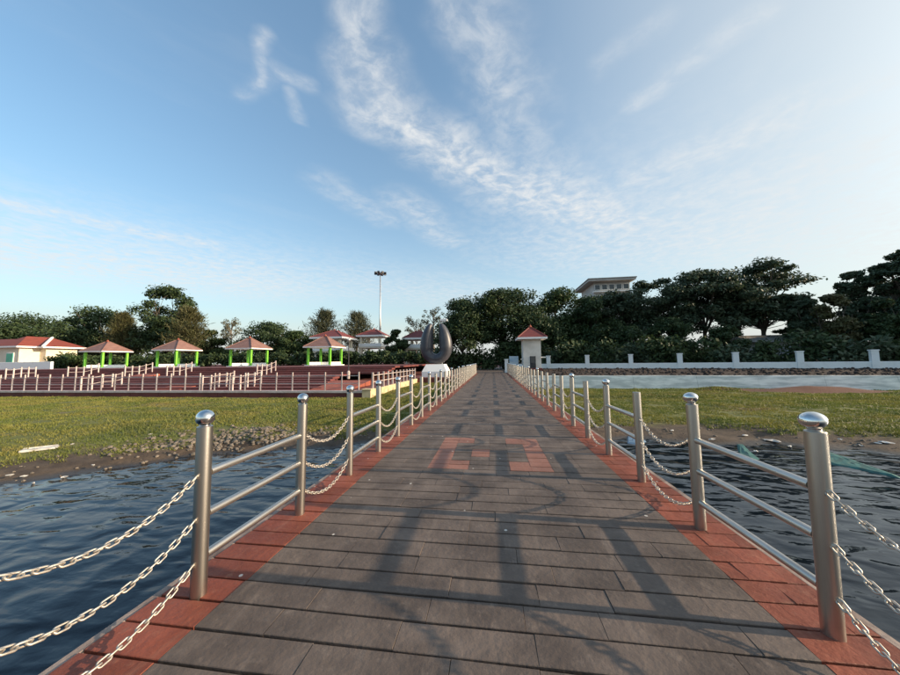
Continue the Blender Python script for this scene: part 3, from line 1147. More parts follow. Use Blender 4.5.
def build_booth():
    D = 37.6
    c = atD(532.5, 364, D)
    w = atD(541.5, 364, D).x - c.x
    ze, zr = atD(532, 338.5, D).z, atD(532, 326.5, D).z
    t = thing('ticket_booth', 'cream ticket booth with maroon pyramid roof at the shore end of the pier', 'booth', (c.x, D + w, -0.05))
    MB().box(-w - 0.08, w + 0.08, -w - 0.08, w + 0.08, 0, 0.55).build('plinth', 'roof_maroon', t)
    MB().box(-w, w, -w, w, 0.552, ze + 0.05).build('wall', 'booth_paint', t)
    o = MB().box(-0.28, 0.38, -w - 0.05, -w + 0.02, 0.56, 1.95).build('door', 'dark_metal', t)
    MB().box(-0.20, 0.30, -w - 0.07, -w - 0.052, 1.15, 1.85).build('pane', 'glass_dark', o)
    MB().box(w + 0.002, w + 0.55, -w + 0.1, w - 0.1, 1.75, 1.88).build('window_ledge', 'white_paint', t)
    o = MB().box(w + 0.002, w + 0.05, -0.5, 0.5, 1.90, 2.6).build('window', 'glass_dark', t)
    hip_roof(t, w * 1.62, w * 1.62, ze + 0.19, zr + 0.05, 0.10, m='roof_maroon', th=0.22)
    # blue board and gate post beside it
    q = atD(514, 366, 39)
    b = thing('notice_board', 'pale blue and white notice board beside the ticket booth', 'sign', (q.x, 39, -0.05))
    for s in (-1, 1):
        MB().box(s * 0.48 - 0.03, s * 0.48 + 0.03, -0.03, 0.03, 0, 2.1).build('leg', 'dark_metal', b)
    MB().box(-0.55, 0.55, -0.06, -0.032, 0.95, 2.0).build('panel', 'sign_blue', b)
    for px, lab in ((506.5, 'white gate post between the pier railing and the blue notice board'),):
        q = atD(px, 366, 38.6)
        g = thing('gate_post', lab, 'gate post', (q.x, 38.6, -0.05))
        MB().box(-0.2, 0.2, -0.2, 0.2, 0, 1.55).build('shaft', 'white_paint', g)
        MB().box(-0.25, 0.25, -0.25, 0.25, 1.552, 1.66, inset=0.03).build('capstone', 'white_paint', g)


build_booth()


def build_boundary_wall():
    pxs = np.array([549, 589, 631, 681, 736, 800, 876], float)
    tan = np.array([(lambda d: d.x / d.y)(ray(p, 360)) for p in pxs])
    # equal spacing along a straight line that starts 47 m out
    D0 = 47.0
    i = np.arange(7)
    A = np.stack([i, -i * tan], 1)
    rhs = tan * D0 - tan[0] * D0
    (sx, sy), *_ = np.linalg.lstsq(A, rhs, rcond=None)
    X0 = tan[0] * D0
    ang = math.atan2(sy, sx)
    step = math.hypot(sx, sy)
    t = thing('boundary_wall', 'long low white boundary wall with square pillars in front of the right hand trees', 'wall', (X0, D0, 0.2), rz=ang)
    for k in range(-1, 14):
        MB().box(k * step + 0.26, (k + 1) * step - 0.26, -0.11, 0.11, -0.1, 0.68, inset=0.02).build('panel', 'white_paint', t)
    for k in range(0, 14):
        o = MB().box(k * step - 0.255, k * step + 0.255, -0.2, 0.2, -0.1, 1.74).build('pillar', 'white_paint', t)
        MB().box(k * step - 0.30, k * step + 0.30, -0.25, 0.25, 1.742, 1.84, inset=0.03).build('capstone', 'white_paint', o)
    return X0, D0, sx, sy


WX0, WD0, WSX, WSY = build_boundary_wall()


def wall_depth(px):
    tn = (lambda d: d.x / d.y)(ray(px, 360))
    k = (tn * WD0 - WX0) / (WSX - tn * WSY)
    return WD0 + k * WSY


def build_far_buildings():
    D = 105.0
    xl, xr = atD(594, 290, D).x, atD(630, 290, D).x
    zr = atD(604, 280.5, D).z
    t = thing('apartment_block', 'tall pale concrete building with a wide flat roof rising above the trees', 'building', (xl, D, 0.2))
    W = xr - xl
    top = zr - 0.2
    MB().box(0, W, 0, 14, 0, top - 0.6).build('wall', 'plaster_far', t)
    r = MB().box(-2.2, W + 1.0, -2.4, 16, top - 0.55, top).build('roof', 'plaster_far', t)
    MB().box(-2.4, W + 1.2, -2.6, 16.2, top + 0.002, top + 0.30).build('parapet', 'concrete', r)
    n = int(top / 3.6)
    for k in range(n):
        z = top - 3.4 - k * 3.6
        MB().box(-0.5, W + 0.3, -0.9, -0.003, z - 0.5, z - 0.2).build('balcony', 'white_paint', t)
        for i in range(5):
            x = W * (i + 0.5) / 5
            o = MB().box(x - 0.9, x + 0.9, -0.08, -0.004, z + 0.3, z + 2.1).build('window', 'white_paint', t)
            MB().box(x - 0.75, x + 0.75, -0.12, -0.082, z + 0.42, z + 1.98).build('pane', 'glass_dark', o)
    # low house behind the right hand trees
    D = 50.0
    c = atD(782, 350, D)
    zr, ze = atD(778, 335, D).z, atD(778, 342, D).z
    h = thing('small_house', 'small grey house with sloping roof half hidden by trees behind the white wall', 'house', (c.x, D, 0.2))
    MB().box(-3.2, 3.2, 0, 6, 0, ze - 0.2).build('wall', 'plaster_far', h)
    o = MB().box(0.6, 2.2, -0.08, -0.003, ze * 0.35, ze * 0.75).build('window', 'white_paint', h)
    MB().box(0.72, 2.08, -0.12, -0.082, ze * 0.38, ze * 0.72).build('pane', 'glass_dark', o)
    r = MB()
    r.v += [(-3.9, -0.8, ze - 0.2), (3.9, -0.8, ze - 0.2), (3.9, 6.8, ze - 0.2), (-3.9, 6.8, ze - 0.2), (-3.9, 3, zr), (3.9, 3, zr)]
    r.f += [(3, 2, 1, 0), (0, 1, 5, 4), (2, 3, 4, 5), (1, 2, 5), (3, 0, 4)]
    r.build('roof', 'concrete', h)


build_far_buildings()


def build_mast():
    D = 72.0
    b = atD(380, 360, D)
    zt = atD(380, 273, D).z
    t = thing('floodlight_mast', 'tall slender floodlight mast with a ring of lamps above the pavilions', 'floodlight', (b.x, D, PLAZA_Z))
    H = zt - PLAZA_Z
    MB().tube([(0, 0, 0), (0, 0, H)], [0.30, 0.11], 12).build('pole', 'galvanised', t, True)
    hd = MB().lathe([(0.5, H - 0.35), (0.65, H - 0.2), (0.65, H), (0.2, H + 0.25)], 12).build('head_ring', 'galvanised', t)
    for k in range(8):
        a = 2 * math.pi * k / 8
        x, y = math.cos(a), math.sin(a)
        m = MB().tube([(x * 0.6, y * 0.6, H - 0.1), (x * 1.05, y * 1.05, H - 0.1)], 0.05, 6)
        m.box(x * 1.2 - 0.28, x * 1.2 + 0.28, y * 1.2 - 0.22, y * 1.2 + 0.22, H - 0.35, H + 0.12, rz=a)
        m.build('lamp', 'dark_metal', t)
    # thin lamp post behind the side fence
    D = 22.0
    b = atD(348.5, 372, D)
    zt = atD(348.5, 341, D).z
    z0 = plaza_z(D)
    p = thing('lamp_post', 'thin dark lamp post standing on the plaza near the corner pillar', 'lamp post', (b.x, D, z0))
    MB().tube([(0, 0, 0), (0, 0, zt - z0)], [0.045, 0.03], 8).build('pole', 'dark_metal', p)
    MB().lathe([(0.10, 0), (0.12, 0.5), (0.06, 0.6)], 8).build('base', 'rail_white', p)
    MB().lathe([(0.05, 0), (0.11, 0.06), (0.10, 0.16), (0.03, 0.2)], 10, (0, 0, zt - z0)).build('lantern', 'galvanised', p)
    # distant light standing behind the sculpture
    D = 34.0
    b = atD(442, 360, D)
    zt = atD(442, 320, D).z
    q = thing('street_lamp', 'pale street lamp with box head rising behind the horseshoe sculpture', 'lamp post', (b.x, D, -0.05))
    MB().tube([(0, 0, 0), (0, 0, zt)], [0.07, 0.05], 8).build('pole', 'galvanised', q)
    MB().box(-0.15, 0.65, -0.2, 0.2, zt - 0.08, zt + 0.16, inset=0.04).build('lamp_head', 'white_paint', q)


build_mast()


def build_sculpture():
    D = 30.5
    c = atD(436.5, 377, D)
    z0 = -0.05
    zb, zt = atD(436, 364, D).z, atD(436, 324.5, D).z
    hw = (atD(452.5, 350, D).x - atD(420.5, 350, D).x) / 2
    t = thing('horseshoe_sculpture', 'dark grey upright horseshoe sculpture of two curved lobes on a white pedestal', 'sculpture', (c.x, D, z0))
    pw = (atD(448, 370, D).x - atD(424, 370, D).x) / 2
    ph = zb - z0
    m = MB()
    rows = [(pw, 0), (pw, ph * 0.42), (pw * 0.72, ph * 0.98)]
    for w, z in rows:
        m.v += [(-w, -w, z), (w, -w, z), (w, w, z), (-w, w, z)]
    for i in range(2):
        for k in range(4):
            m.f.append((i * 4 + k, i * 4 + (k + 1) % 4, i * 4 + 4 + (k + 1) % 4, i * 4 + 4 + k))
    m.f += [(3, 2, 1, 0), (8, 9, 10, 11)]
    m.build('pedestal', 'white_paint', t)
    # U of elliptical section, fat at the bottom and flanks, tapering to the tips, lobes leaning in
    H = zt - zb
    path, rad = [], []
    for i in range(41):
        u = i / 40 * 2 - 1
        s = 1 if u > 0 else -1
        a = abs(u)
        tip = 1.0 if s > 0 else 1.02
        ang = a * 1.0
        inner = hw * 0.19
        if a < 0.30:
            th = a / 0.30 * math.pi / 2
            x, z = math.sin(th) * hw * 0.62, hw * 0.66 * (1 - math.cos(th)) + hw * 0.30
            r = hw * (0.31 + 0.06 * a / 0.30)
        else:
            q = (a - 0.30) / 0.70
            z = hw * 0.94 + (H * tip - hw * 0.94) * q
            zr = z / H
            e = math.sqrt(max(0.0, 1 - ((zr - 0.40) / 0.66) ** 2)) if zr > 0.40 else 1.0 - 0.10 * (0.40 - zr) / 0.4
            r = max(0.03, (hw * e - inner) / 2)
            x = inner + r
        path.append((s * x, 0, ph + z))
        rad.append(r)
    o = MB()
    # keep the section upright: width r across, depth 1.15 r
    n = 20
    for i, p in enumerate(path):
        a, b = Vector(path[max(0, i - 1)]), Vector(path[min(40, i + 1)])
        d = (b - a).normalized()
        w = Vector((0, 1, 0))
        uu = w.cross(d)
        for k in range(n):
            an = 2 * math.pi * k / n
            o.v.append(tuple(Vector(p) + uu * (rad[i] * math.cos(an)) + w * (hw * 0.42 * (rad[i] / (hw * 0.4)) ** 0.5 * math.sin(an))))
    for i in range(40):
        for k in range(n):
            k2 = (k + 1) % n
            o.f.append((i * n + k, i * n + k2, (i + 1) * n + k2, (i + 1) * n + k))
    o.f += [tuple(reversed(range(n))), tuple(40 * n + k for k in range(n))]
    o.build('lobes', 'sculpture', t, True)


build_sculpture()


# ------------------------------------------------------------------ trees and hedges
def leaves(centres, radii, per, size, flat=0.55, droop=0.0):
    """leaf cards spread through ellipsoid clumps; returns verts, quads"""
    n = len(centres)
    C = np.repeat(np.array(centres), per, 0)
    Rr = np.repeat(np.array(radii), per, 0)
    m = len(C)
    d = RNG.normal(size=(m, 3))
    d /= np.linalg.norm(d, axis=1)[:, None]
    r = RNG.uniform(0.1, 1.0, m) ** 0.5 * (1 + 0.14 * RNG.normal(size=m))
    P = C + d * r[:, None] * Rr
    # leaf normal: mostly up and outward with scatter
    nn = d * 0.5 + np.array([0, 0, flat]) + RNG.normal(size=(m, 3)) * 0.55
    nn /= np.linalg.norm(nn, axis=1)[:, None]
    t = np.cross(nn, RNG.normal(size=(m, 3)))
    t /= np.linalg.norm(t, axis=1)[:, None]
    b = np.cross(nn, t)
    s = size * RNG.uniform(0.55, 1.3, m)[:, None]
    V = np.concatenate([P - t * s, P + b * s * 0.5, P + t * s, P - b * s * 0.5])
    i = np.arange(m)
    Q = np.stack([i, m + i, 2 * m + i, 3 * m + i], 1)
    return V, Q


def add_tree(loc, H, W, label, style='round', leaf='leaf_dark', seed=0, group=None, dens=1.0, trunk_h=None, size=None, name=None, lean=0.0):
    rg = random.Random(seed)
    names = {'round': 'broadleaf_tree', 'spread': 'spreading_tree', 'casuarina': 'casuarina_tree', 'sparse': 'bare_tree'}
    t = thing(name or names[style], label, 'tree', loc, group)
    rad = W / 2
    th = trunk_h if trunk_h is not None else H * (0.34 if style != 'casuarina' else 0.15)
    tr = MB()
    bark = 'bark_pale' if style in ('sparse',) else 'bark'
    base_r = 0.018 * H + 0.05
    cent, radi = [], []
    sz = size or (0.008 * H + 0.003 * W + (0.09 if style == 'spread' else 0.12))
    if style in ('round', 'spread'):
        n = int((34 if style == 'round' else 44) * dens)
        tr.tube([(0, 0, -0.3), (lean * 0.2, 0, th * 0.5), (lean * 0.5, 0, th), (lean, 0, H * 0.62)], [base_r * 1.3, base_r * 0.95, base_r * 0.75, base_r * 0.3], 8)
        limbs = []
        for k in range(7):
            a = k * 2.4 + rg.uniform(-0.3, 0.3)
            q = rg.uniform(0.35, 0.75)
            e = Vector((math.cos(a) * rad * q, math.sin(a) * rad * q, H * rg.uniform(0.62, 0.86)))
            s0 = Vector((lean * 0.4, 0, th * rg.uniform(0.7, 1.2)))
            md = s0.lerp(e, 0.5) + Vector((rg.uniform(-.4, .4), rg.uniform(-.4, .4), 0.06 * H))
            tr.tube([s0, md, e], [base_r * 0.5, base_r * 0.34, base_r * 0.12], 6, cap=False)
            limbs.append((md, e))
        for k in range(n):
            a = k * 2.39996 + rg.uniform(-0.5, 0.5)
            q = math.sqrt((k + 0.5) / n)
            rr = rad * q * rg.uniform(0.72, 1.04) * 0.88
            if style == 'round':
                lo, hi = th * 1.0, H * (1 - 0.46 * q ** 2.4)
                z = lo + (hi - lo) * rg.uniform(0.22, 0.98)
                cr = rad * rg.uniform(0.20, 0.36)
                er = (cr, cr, cr * 0.68)
            else:
                hi = H * (1 - 0.26 * q ** 2)
                z = hi * (rg.choice((0.97, 0.95, 0.86, 0.76, 0.64, 0.54)) + rg.uniform(-0.03, 0.03))
                cr = rad * rg.uniform(0.18, 0.36)
                er = (cr * rg.uniform(0.8, 1.3), cr, cr * rg.uniform(0.34, 0.62))
            if k < 3 and style == 'round':
                z = H
            z = min(z, H - er[2] * 0.9)
            p = Vector((math.cos(a) * rr + lean, math.sin(a) * rr, z))
            cent.append(tuple(p))
            radi.append(er)
            m0 = min(limbs, key=lambda l: (l[1] - p).length)
            s0 = m0[0].lerp(m0[1], rg.uniform(0.2, 1.0))
            if s0.z > p.z:
                s0 = Vector((lean * 0.5, 0, min(p.z, th * 1.1)))
            tr.tube([s0, s0.lerp(p, 0.5) + Vector((0, 0, 0.03 * H * rg.uniform(-1, 1))), p], [base_r * 0.16, base_r * 0.11, base_r * 0.04], 4, cap=False)
        V, Q = leaves(cent, radi, 300 if style == 'spread' else 330, sz, 0.8 if style == 'spread' else 0.45)
    elif style == 'casuarina':
        tr.tube([(0, 0, -0.3), (0.05, 0, H * 0.5), (0.0, 0, H * 0.97)], [base_r * 0.9, base_r * 0.5, 0.03], 7)
        Vs, Qs, o = [], [], 0
        nb = int(120 * dens)
        for k in range(nb):
            u = rg.uniform(0.12, 0.98)
            a = rg.uniform(0, 6.283)
            L = rad * (1.05 - u ** 1.6) * rg.uniform(0.6, 1.15) + 0.25
            rise = L * rg.uniform(0.45, 1.1)
            p0 = Vector((0, 0, H * u * 0.93))
            p1 = p0 + Vector((math.cos(a) * L, math.sin(a) * L, rise))
            if k % 3 == 0:
                tr.tube([p0, p1], [base_r * 0.18, 0.012], 4, cap=False)
            m = int(26)
            tt = np.array([rg.uniform(0.15, 1.05) for _ in range(m)])
            P = np.array(p0)[None] + tt[:, None] * np.array(p1 - p0)[None] + RNG.normal(size=(m, 3)) * 0.10 * rad * np.array([1, 1, 0.8])
            d = np.array((p1 - p0).normalized())[None] * 0.7 + RNG.normal(size=(m, 3)) * 0.45 + np.array([0, 0, 0.25])
            d /= np.linalg.norm(d, axis=1)[:, None]
            sd = np.cross(d, RNG.normal(size=(m, 3)))
            sd /= np.linalg.norm(sd, axis=1)[:, None]
            ln = sz * 2.6 * RNG.uniform(0.6, 1.4, m)[:, None]
            wd = sz * 0.26
            Vs.append(np.concatenate([P - sd * wd, P + sd * wd, P + d * ln + sd * wd * 0.3, P + d * ln - sd * wd * 0.3]))
            i = np.arange(m) + o
            Qs.append(np.stack([i, i + m, i + 2 * m, i + 3 * m], 1))
            o += 4 * m
        V, Q = np.concatenate(Vs), np.concatenate(Qs)
    else:  # sparse: branching twigs, few leaves
        tr.tube([(0, 0, -0.3), (0.1, 0, H * 0.4), (0.0, 0, H * 0.9)], [base_r, base_r * 0.6, 0.04], 7)
        for k in range(int(22 * dens)):
            u = rg.uniform(0.3, 0.85)
            a = rg.uniform(0, 6.283)
            L = rad * rg.uniform(0.6, 1.1) * (1.15 - 0.5 * u)
            p0 = Vector((0, 0, H * u * 0.9))
            p1 = p0 + Vector((math.cos(a) * L * 0.6, math.sin(a) * L * 0.6, L * rg.uniform(0.5, 0.9)))
            p2 = p1 + Vector((math.cos(a) * L * 0.4, math.sin(a) * L * 0.4, L * rg.uniform(0.2, 0.7)))
            if p2.z > H:
                p2.z = H
            tr.tube([p0, p1, p2], [base_r * 0.35, base_r * 0.2, 0.02], 5, cap=False)
            cent += [tuple(p1), tuple(p2)]
            radi += [(rad * 0.22, rad * 0.22, rad * 0.2)] * 2
        V, Q = leaves(cent, radi, 34, sz * 0.8)
    tr.build('trunk', bark, t)
    link('crown', np_mesh('crown', V, Q, leaf), t)
    return t


def tree_px(px, py, wpx, D, label, style='round', leaf='leaf_dark', z0=PLAZA_Z, **kw):
    c = atD(px, py, D)
    W = atD(px + wpx / 2, py, D).x - atD(px - wpx / 2, py, D).x
    # off axis the picture stretches round things sideways
    dep = (Vector((c.x, D, 0)) - Vector((CAM.x, 0, 0))).normalized()
    W *= max(0.6, dep.dot(Vector((fw.x, fw.y, 0)).normalized()))
    return add_tree((c.x, D, z0), c.z - z0, W, label, style, leaf, seed=int(px * 7 + D), **kw)


TL = [
    (22, 313, 120, 66, 'broad dark tree behind the red roofed hall', 'round', 'leaf_dark', 2.8),
    (105, 308, 96, 62, 'dark spreading tree behind the gazebo closest to the hall', 'round', 'leaf_dark', 1.9),
    (76, 318, 50, 64, 'dark bushy tree between the hall and the first gazebo', 'round', 'leaf_dark', 1.0),
    (124, 311, 36, 55, 'brownish feathery casuarina beside the dark spreading tree', 'casuarina', 'leaf_olive', 2.0),
    (170, 287, 72, 60, 'tallest dark tree on the terrace, rising behind the second gazebo', 'round', 'leaf_dark', 1.7),
    (190, 306, 44, 54, 'olive feathery tree in front of the tallest terrace tree', 'casuarina', 'leaf_olive', 2.0),
    (212, 330, 40, 58, 'low green tree between the tallest tree and the half bare one', 'round', 'leaf_mid', 0.9),
    (232, 315, 26, 60, 'slender half bare tree against the sky', 'sparse', 'leaf_pale', 1.0),
    (268, 322, 62, 58, 'dark flat topped tree right of the half bare tree', 'round', 'leaf_dark', 1.1),
    (298, 331, 40, 56, 'rounded green tree behind the gazebo nearest the pier', 'round', 'leaf_mid', 1.0),
    (325, 308, 38, 64, 'spiky casuarina rising behind the red pavilion roof', 'casuarina', 'needle', 1.8),
    (357, 311, 38, 66, 'spiky casuarina left of the floodlight mast', 'casuarina', 'needle', 1.6),
    (397, 330, 26, 55, 'small dark round tree between the two pavilions', 'round', 'leaf_dark', 0.8),
    (433, 302, 22, 74, 'thin wispy casuarina spire above the sculpture', 'sparse', 'needle', 0.7),
    (416, 316, 26, 74, 'short wispy casuarina beside the spire above the sculpture', 'sparse', 'needle', 0.9),
]
for px, py, w, D, lab, st, lf, de in TL:
    tree_px(px, py, w, D, lab, st, lf, dens=de, group='trees along the terrace', trunk_h=1.6 if st == 'round' else None)
TC = [
    (502, 288, 96, 58, 'big dark tree behind the shore end of the pier', 'spread', 'leaf_dark', 1.6, None),
    (462, 300, 66, 54, 'dark leafy tree between the sculpture and the pier end', 'round', 'leaf_dark', 1.5, 3.0),
    (560, 289, 80, 60, 'full green tree behind the ticket booth', 'round', 'leaf_mid', 1.5, 2.4),
    (528, 312, 76, 55, 'dense dark tree directly behind the ticket booth', 'round', 'leaf_dark', 1.5, 2.0),
    (590, 297, 70, 57, 'dark green tree below the pale apartment block', 'round', 'leaf_dark', 1.4, 2.4),
    (655, 279, 110, 57, 'feathery topped tree right of the apartment block', 'spread', 'leaf_cool', 1.3, None),
    (618, 290, 80, 58, 'spreading tree in front of the apartment block', 'spread', 'leaf_cool', 1.1, None),
    (700, 270, 112, 55, 'broad layered tree behind the middle of the white wall', 'spread', 'leaf_cool', 1.3, None),
    (757, 260, 124, 54, 'widest layered umbrella tree with bare trunks showing sky beneath', 'spread', 'leaf_cool', 1.3, 5.0),
    (733, 274, 90, 57, 'slim layered tree beside the widest umbrella tree', 'spread', 'leaf_cool', 0.8, 5.0),
    (668, 318, 64, 50, 'low dark round tree behind the third white pillar from the booth', 'round', 'leaf_dark', 1.3, 1.0),
    (724, 326, 62, 47, 'low dark round tree below the umbrella tree', 'round', 'leaf_dark', 1.2, 0.8),
    (628, 326, 58, 52, 'low dark round tree behind the second white pillar from the booth', 'round', 'leaf_dark', 1.2, 0.8),
    (806, 300, 74, 49, 'mid sized dark tree between the small grey house and the olive tree', 'round', 'leaf_cool', 1.3, 1.0),
    (797, 294, 64, 55, 'small layered tree under the right edge of the umbrella tree', 'spread', 'leaf_cool', 0.9, None),
    (830, 295, 74, 46, 'olive brown leafy tree beside the small grey house', 'round', 'leaf_olive', 1.3, 1.0),
    (852, 272, 74, 50, 'dense dark domed tree between the olive tree and the tallest right hand tree', 'round', 'leaf_cool', 1.7, 1.4),
    (898, 250, 104, 48, 'tall layered tree at the far end of the white wall', 'spread', 'leaf_cool', 1.7, None),
    (884, 300, 70, 44, 'low dark leafy tree under the tall layered tree', 'round', 'leaf_dark', 1.5, 1.0),
]
for px, py, w, D, lab, st, lf, de, thh in TC:
    tree_px(px, py, w, D, lab, st, lf, z0=0.2 if px > 540 else -0.05, dens=de, group='trees behind the white wall', trunk_h=thh)
# trees of the same row that stand further along the bank
for i, (x, y, h, w) in enumerate(((62, 45, 15, 15), (74, 40, 16, 15), (66, 56, 15, 15), (86, 34, 16, 16), (80, 50, 15, 16), (96, 46, 16, 16))):
    add_tree((x, y, 0.2), h, w, 'large leafy tree standing further along the white wall', 'round', 'leaf_cool', seed=900 + i, group='trees further along the white wall', dens=1.3)


def bush(loc, hx, hy, h, label, leaf, group, n=1.0, name='bush', size=0.24):
    t = thing(name, label, 'bush' if name == 'bush' else 'hedge', loc, group)
    cent, rad = [], []
    k = max(6, int(hx * 5 * n))
    for i in range(k):
        x = RNG.uniform(-hx, hx)
        y = RNG.uniform(-hy, hy)
        z = RNG.uniform(0.15, 0.8) * h * (1 - 0.35 * (x / hx) ** 2 if name == 'bush' else 1)
        r = h * RNG.uniform(0.22, 0.34)
        cent.append((x, y, max(z, r * 0.5)))
        rad.append((r * 1.2, r * 1.1, r))
    V, Q = leaves(cent, rad, 130, size, 0.35)
    V[:, 2] = np.maximum(V[:, 2], 0.01)
    link('foliage', np_mesh('foliage', V, Q, leaf), t)
    m = MB()
    for i in range(5):
        x = -hx * 0.7 + i * hx * 0.35
        m.tube([(x, 0, -0.1), (x + 0.1, 0.1, h * 0.6)], [0.06, 0.03], 5)
    m.build('stems', 'bark', t)
    return t


# clipped hedge behind the gazebos, one plant row per run
for i, px in enumerate((85, 140, 195, 248, 300, 350, 402)):
    D = 48.0
    c = atD(px, 362, D)
    a, b = atD(px - 29, 362, D).x, atD(px + 29, 362, D).x
    where = ['beside the red roofed hall', 'between the first two gazebos from the hall', 'behind the second gazebo from the hall', 'behind the half bare tree gazebo',
             'behind the gazebo nearest the pier', 'under the floodlight mast pavilion', 'left of the horseshoe sculpture'][i]
    bush((c.x, D, PLAZA_Z), (b - a) / 2, 0.9, 2.2 + 0.3 * random.random(), f'dense dark hedge {where}', 'leaf_dark', 'hedges behind the gazebos', 1.3, 'hedge')
bush((atD(72, 360, 44).x, 44, PLAZA_Z), 3.4, 1.4, 2.7, 'rounded dark shrub against the end of the red roofed hall', 'leaf_mid', None, 1.2)
# undergrowth behind the white wall
for i, px in enumerate((440, 470, 500, 556, 578, 603, 630, 660, 694, 730, 768, 808, 850, 895)):
    D = wall_depth(max(px, 549)) + (3.2 if px > 540 else 6)
    c = atD(px, 360, D)
    hx = (atD(px + 20, 360, D).x - atD(px - 20, 360, D).x) / 2
    h = 3.4 + 1.8 * ((i * 37) % 10) / 10
    where = ['left of the pier end path', 'beside the pier end path', 'at the end of the pier path', 'right of the ticket booth', 'behind the first white pillar from the booth',
             'between the first and second pillars from the booth', 'behind the second pillar from the booth', 'between the second and third pillars from the booth',
             'behind the third pillar from the booth', 'behind the fourth pillar from the booth', 'in front of the small grey house', 'behind the fifth pillar from the booth',
             'between the fifth and sixth pillars from the booth', 'behind the sixth pillar from the booth'][i]
    bush((c.x, D, 0.2 if px > 540 else -0.05), hx, 1.6, h, f'dark leafy shrub {where}', 'leaf_dark' if i % 3 else 'leaf_cool', 'undergrowth behind the white wall', 1.0, size=0.28)


def far_wood():
    """distant wood closing the view below the crowns"""
    cent, rad = [], []
    for k in range(520):
        a = RNG.uniform(-75, 72)
        d = RNG.uniform(105, 135)
        x, y = math.sin(R(a)) * d * 1.2, math.cos(R(a)) * d * 0.6 + 45
        h = 6.0 + 2.0 * math.sin(a * 0.4) + RNG.uniform(-1, 1)
        cent.append((x, y, RNG.uniform(0.2, 0.8) * h))
        rad.append((3.2, 3.0, 1.9))
    V, Q = leaves(cent, rad, 95, 0.6, 0.4)
    o = link('far_wood', np_mesh('far_wood', V, Q, 'leaf_dark'))
    kind(o, 'stuff')
    tag(o, 'distant dark belt of woodland closing the view behind the park', 'wood')


far_wood()


# ------------------------------------------------------------------ stones, litter, nets
def stone_mesh(i):
    rg = random.Random(50 + i)
    import bmesh
    bm = bmesh.new()
    bmesh.ops.create_icosphere(bm, subdivisions=1, radius=1)
    for v in bm.verts:
        k = rg.uniform(0.72, 1.15)
        v.co = Vector((v.co.x * k * 1.2, v.co.y * k, v.co.z * k * 0.72))
    me = bpy.data.meshes.new('stone')
    bm.to_mesh(me)
    bm.free()
    me.materials.append(MATS['rubble'])
    return me


STONES = [stone_mesh(i) for i in range(7)]


def build_stones():
    n = 0
    small = MB()
    while n < 620:
        x = random.gauss(-7.3, 1.15)
        d = random.gauss(8.45, 0.55) + (x + 7.3) * 0.42
        z = float(hgt(x, d))
        if z < WATER + 0.015 or abs(x) < 2.3 or d > 12:
            continue
        s = random.uniform(0.025, 0.06)
        if n < 110:
            s = random.uniform(0.038, 0.075)
            o = link('stone', STONES[n % 7], None, (x, d, z + s * 0.25))
            o.scale = (s, s, s)
            o.rotation_euler = (random.uniform(-0.4, 0.4), random.uniform(-0.4, 0.4), random.uniform(0, 6.3))
            tag(o, 'grey brown broken stone in the rubble heap on the grassy bank', 'stone', 'stones in the rubble heap at the water')
        else:
            me = STONES[n % 7]
            off = len(small.v)
            M = Matrix.Translation((x, d, z + s * 0.2)) @ Matrix.Rotation(random.uniform(0, 6.3), 4, 'Z') @ Matrix.Rotation(random.uniform(-.5, .5), 4, 'X') @ Matrix.Scale(s, 4)
            small.v += [tuple(M @ v.co) for v in me.vertices]
            small.f += [tuple(off + i for i in p.vertices) for p in me.polygons]
        n += 1
    for k in range(260):     # scattered pebbles along both shores
        x = random.choice((random.uniform(-11.5, -3), random.uniform(3, 14)))
        d = float(np.interp(x, SX, SD)) + random.uniform(-0.1, 1.6)
        z = float(hgt(x, d))
        if z < WATER + 0.005:
            continue
        s = random.uniform(0.015, 0.05)
        me = STONES[k % 7]
        off = len(small.v)
        M = Matrix.Translation((x, d, z + s * 0.2)) @ Matrix.Rotation(random.uniform(0, 6.3), 4, 'Z') @ Matrix.Scale(s, 4)
        small.v += [tuple(M @ v.co) for v in me.vertices]
        small.f += [tuple(off + i for i in p.vertices) for p in me.polygons]
    bank = MB()
    for k in range(1500):
        x = random.uniform(2.6, 44)
        d0 = float(np.interp(x, [q[0] for q in REV], [q[1] for q in REV])) + 0.7
        d1 = WD0 + (x - WX0) / WSX * WSY - 0.6
        if d1 < d0 + 1:
            continue
        d = d0 + (d1 - d0) * random.random() ** 1.4
        s = random.uniform(0.04, 0.12) * random.choice((1, 1, 1.5))
        me = STONES[k % 7]
        off = len(bank.v)
        M = Matrix.Translation((x, d, 0.2 + s * 0.3)) @ Matrix.Rotation(random.uniform(0, 6.3), 4, 'Z') @ Matrix.Scale(s, 4)
        bank.v += [tuple(M @ v.co) for v in me.vertices]
        bank.f += [tuple(off + i for i in p.vertices) for p in me.polygons]
    o = kind(bank.build('bank_rubble', 'bank_rubble'), 'stuff')
    tag(o, 'dark broken rubble strewn between the revetment and the white boundary wall', 'rubble')
    o = kind(small.build('rubble', 'rubble'), 'stuff')
    tag(o, 'small broken rubble and pebbles scattered along the waterline', 'rubble')


build_stones()


def ground_hit(px, py):
    z = -0.85
    for _ in range(12):
        p = at(px, py, z)
        z = max(float(hgt(p.x, p.y)), WATER)
    return at(px, py, z)


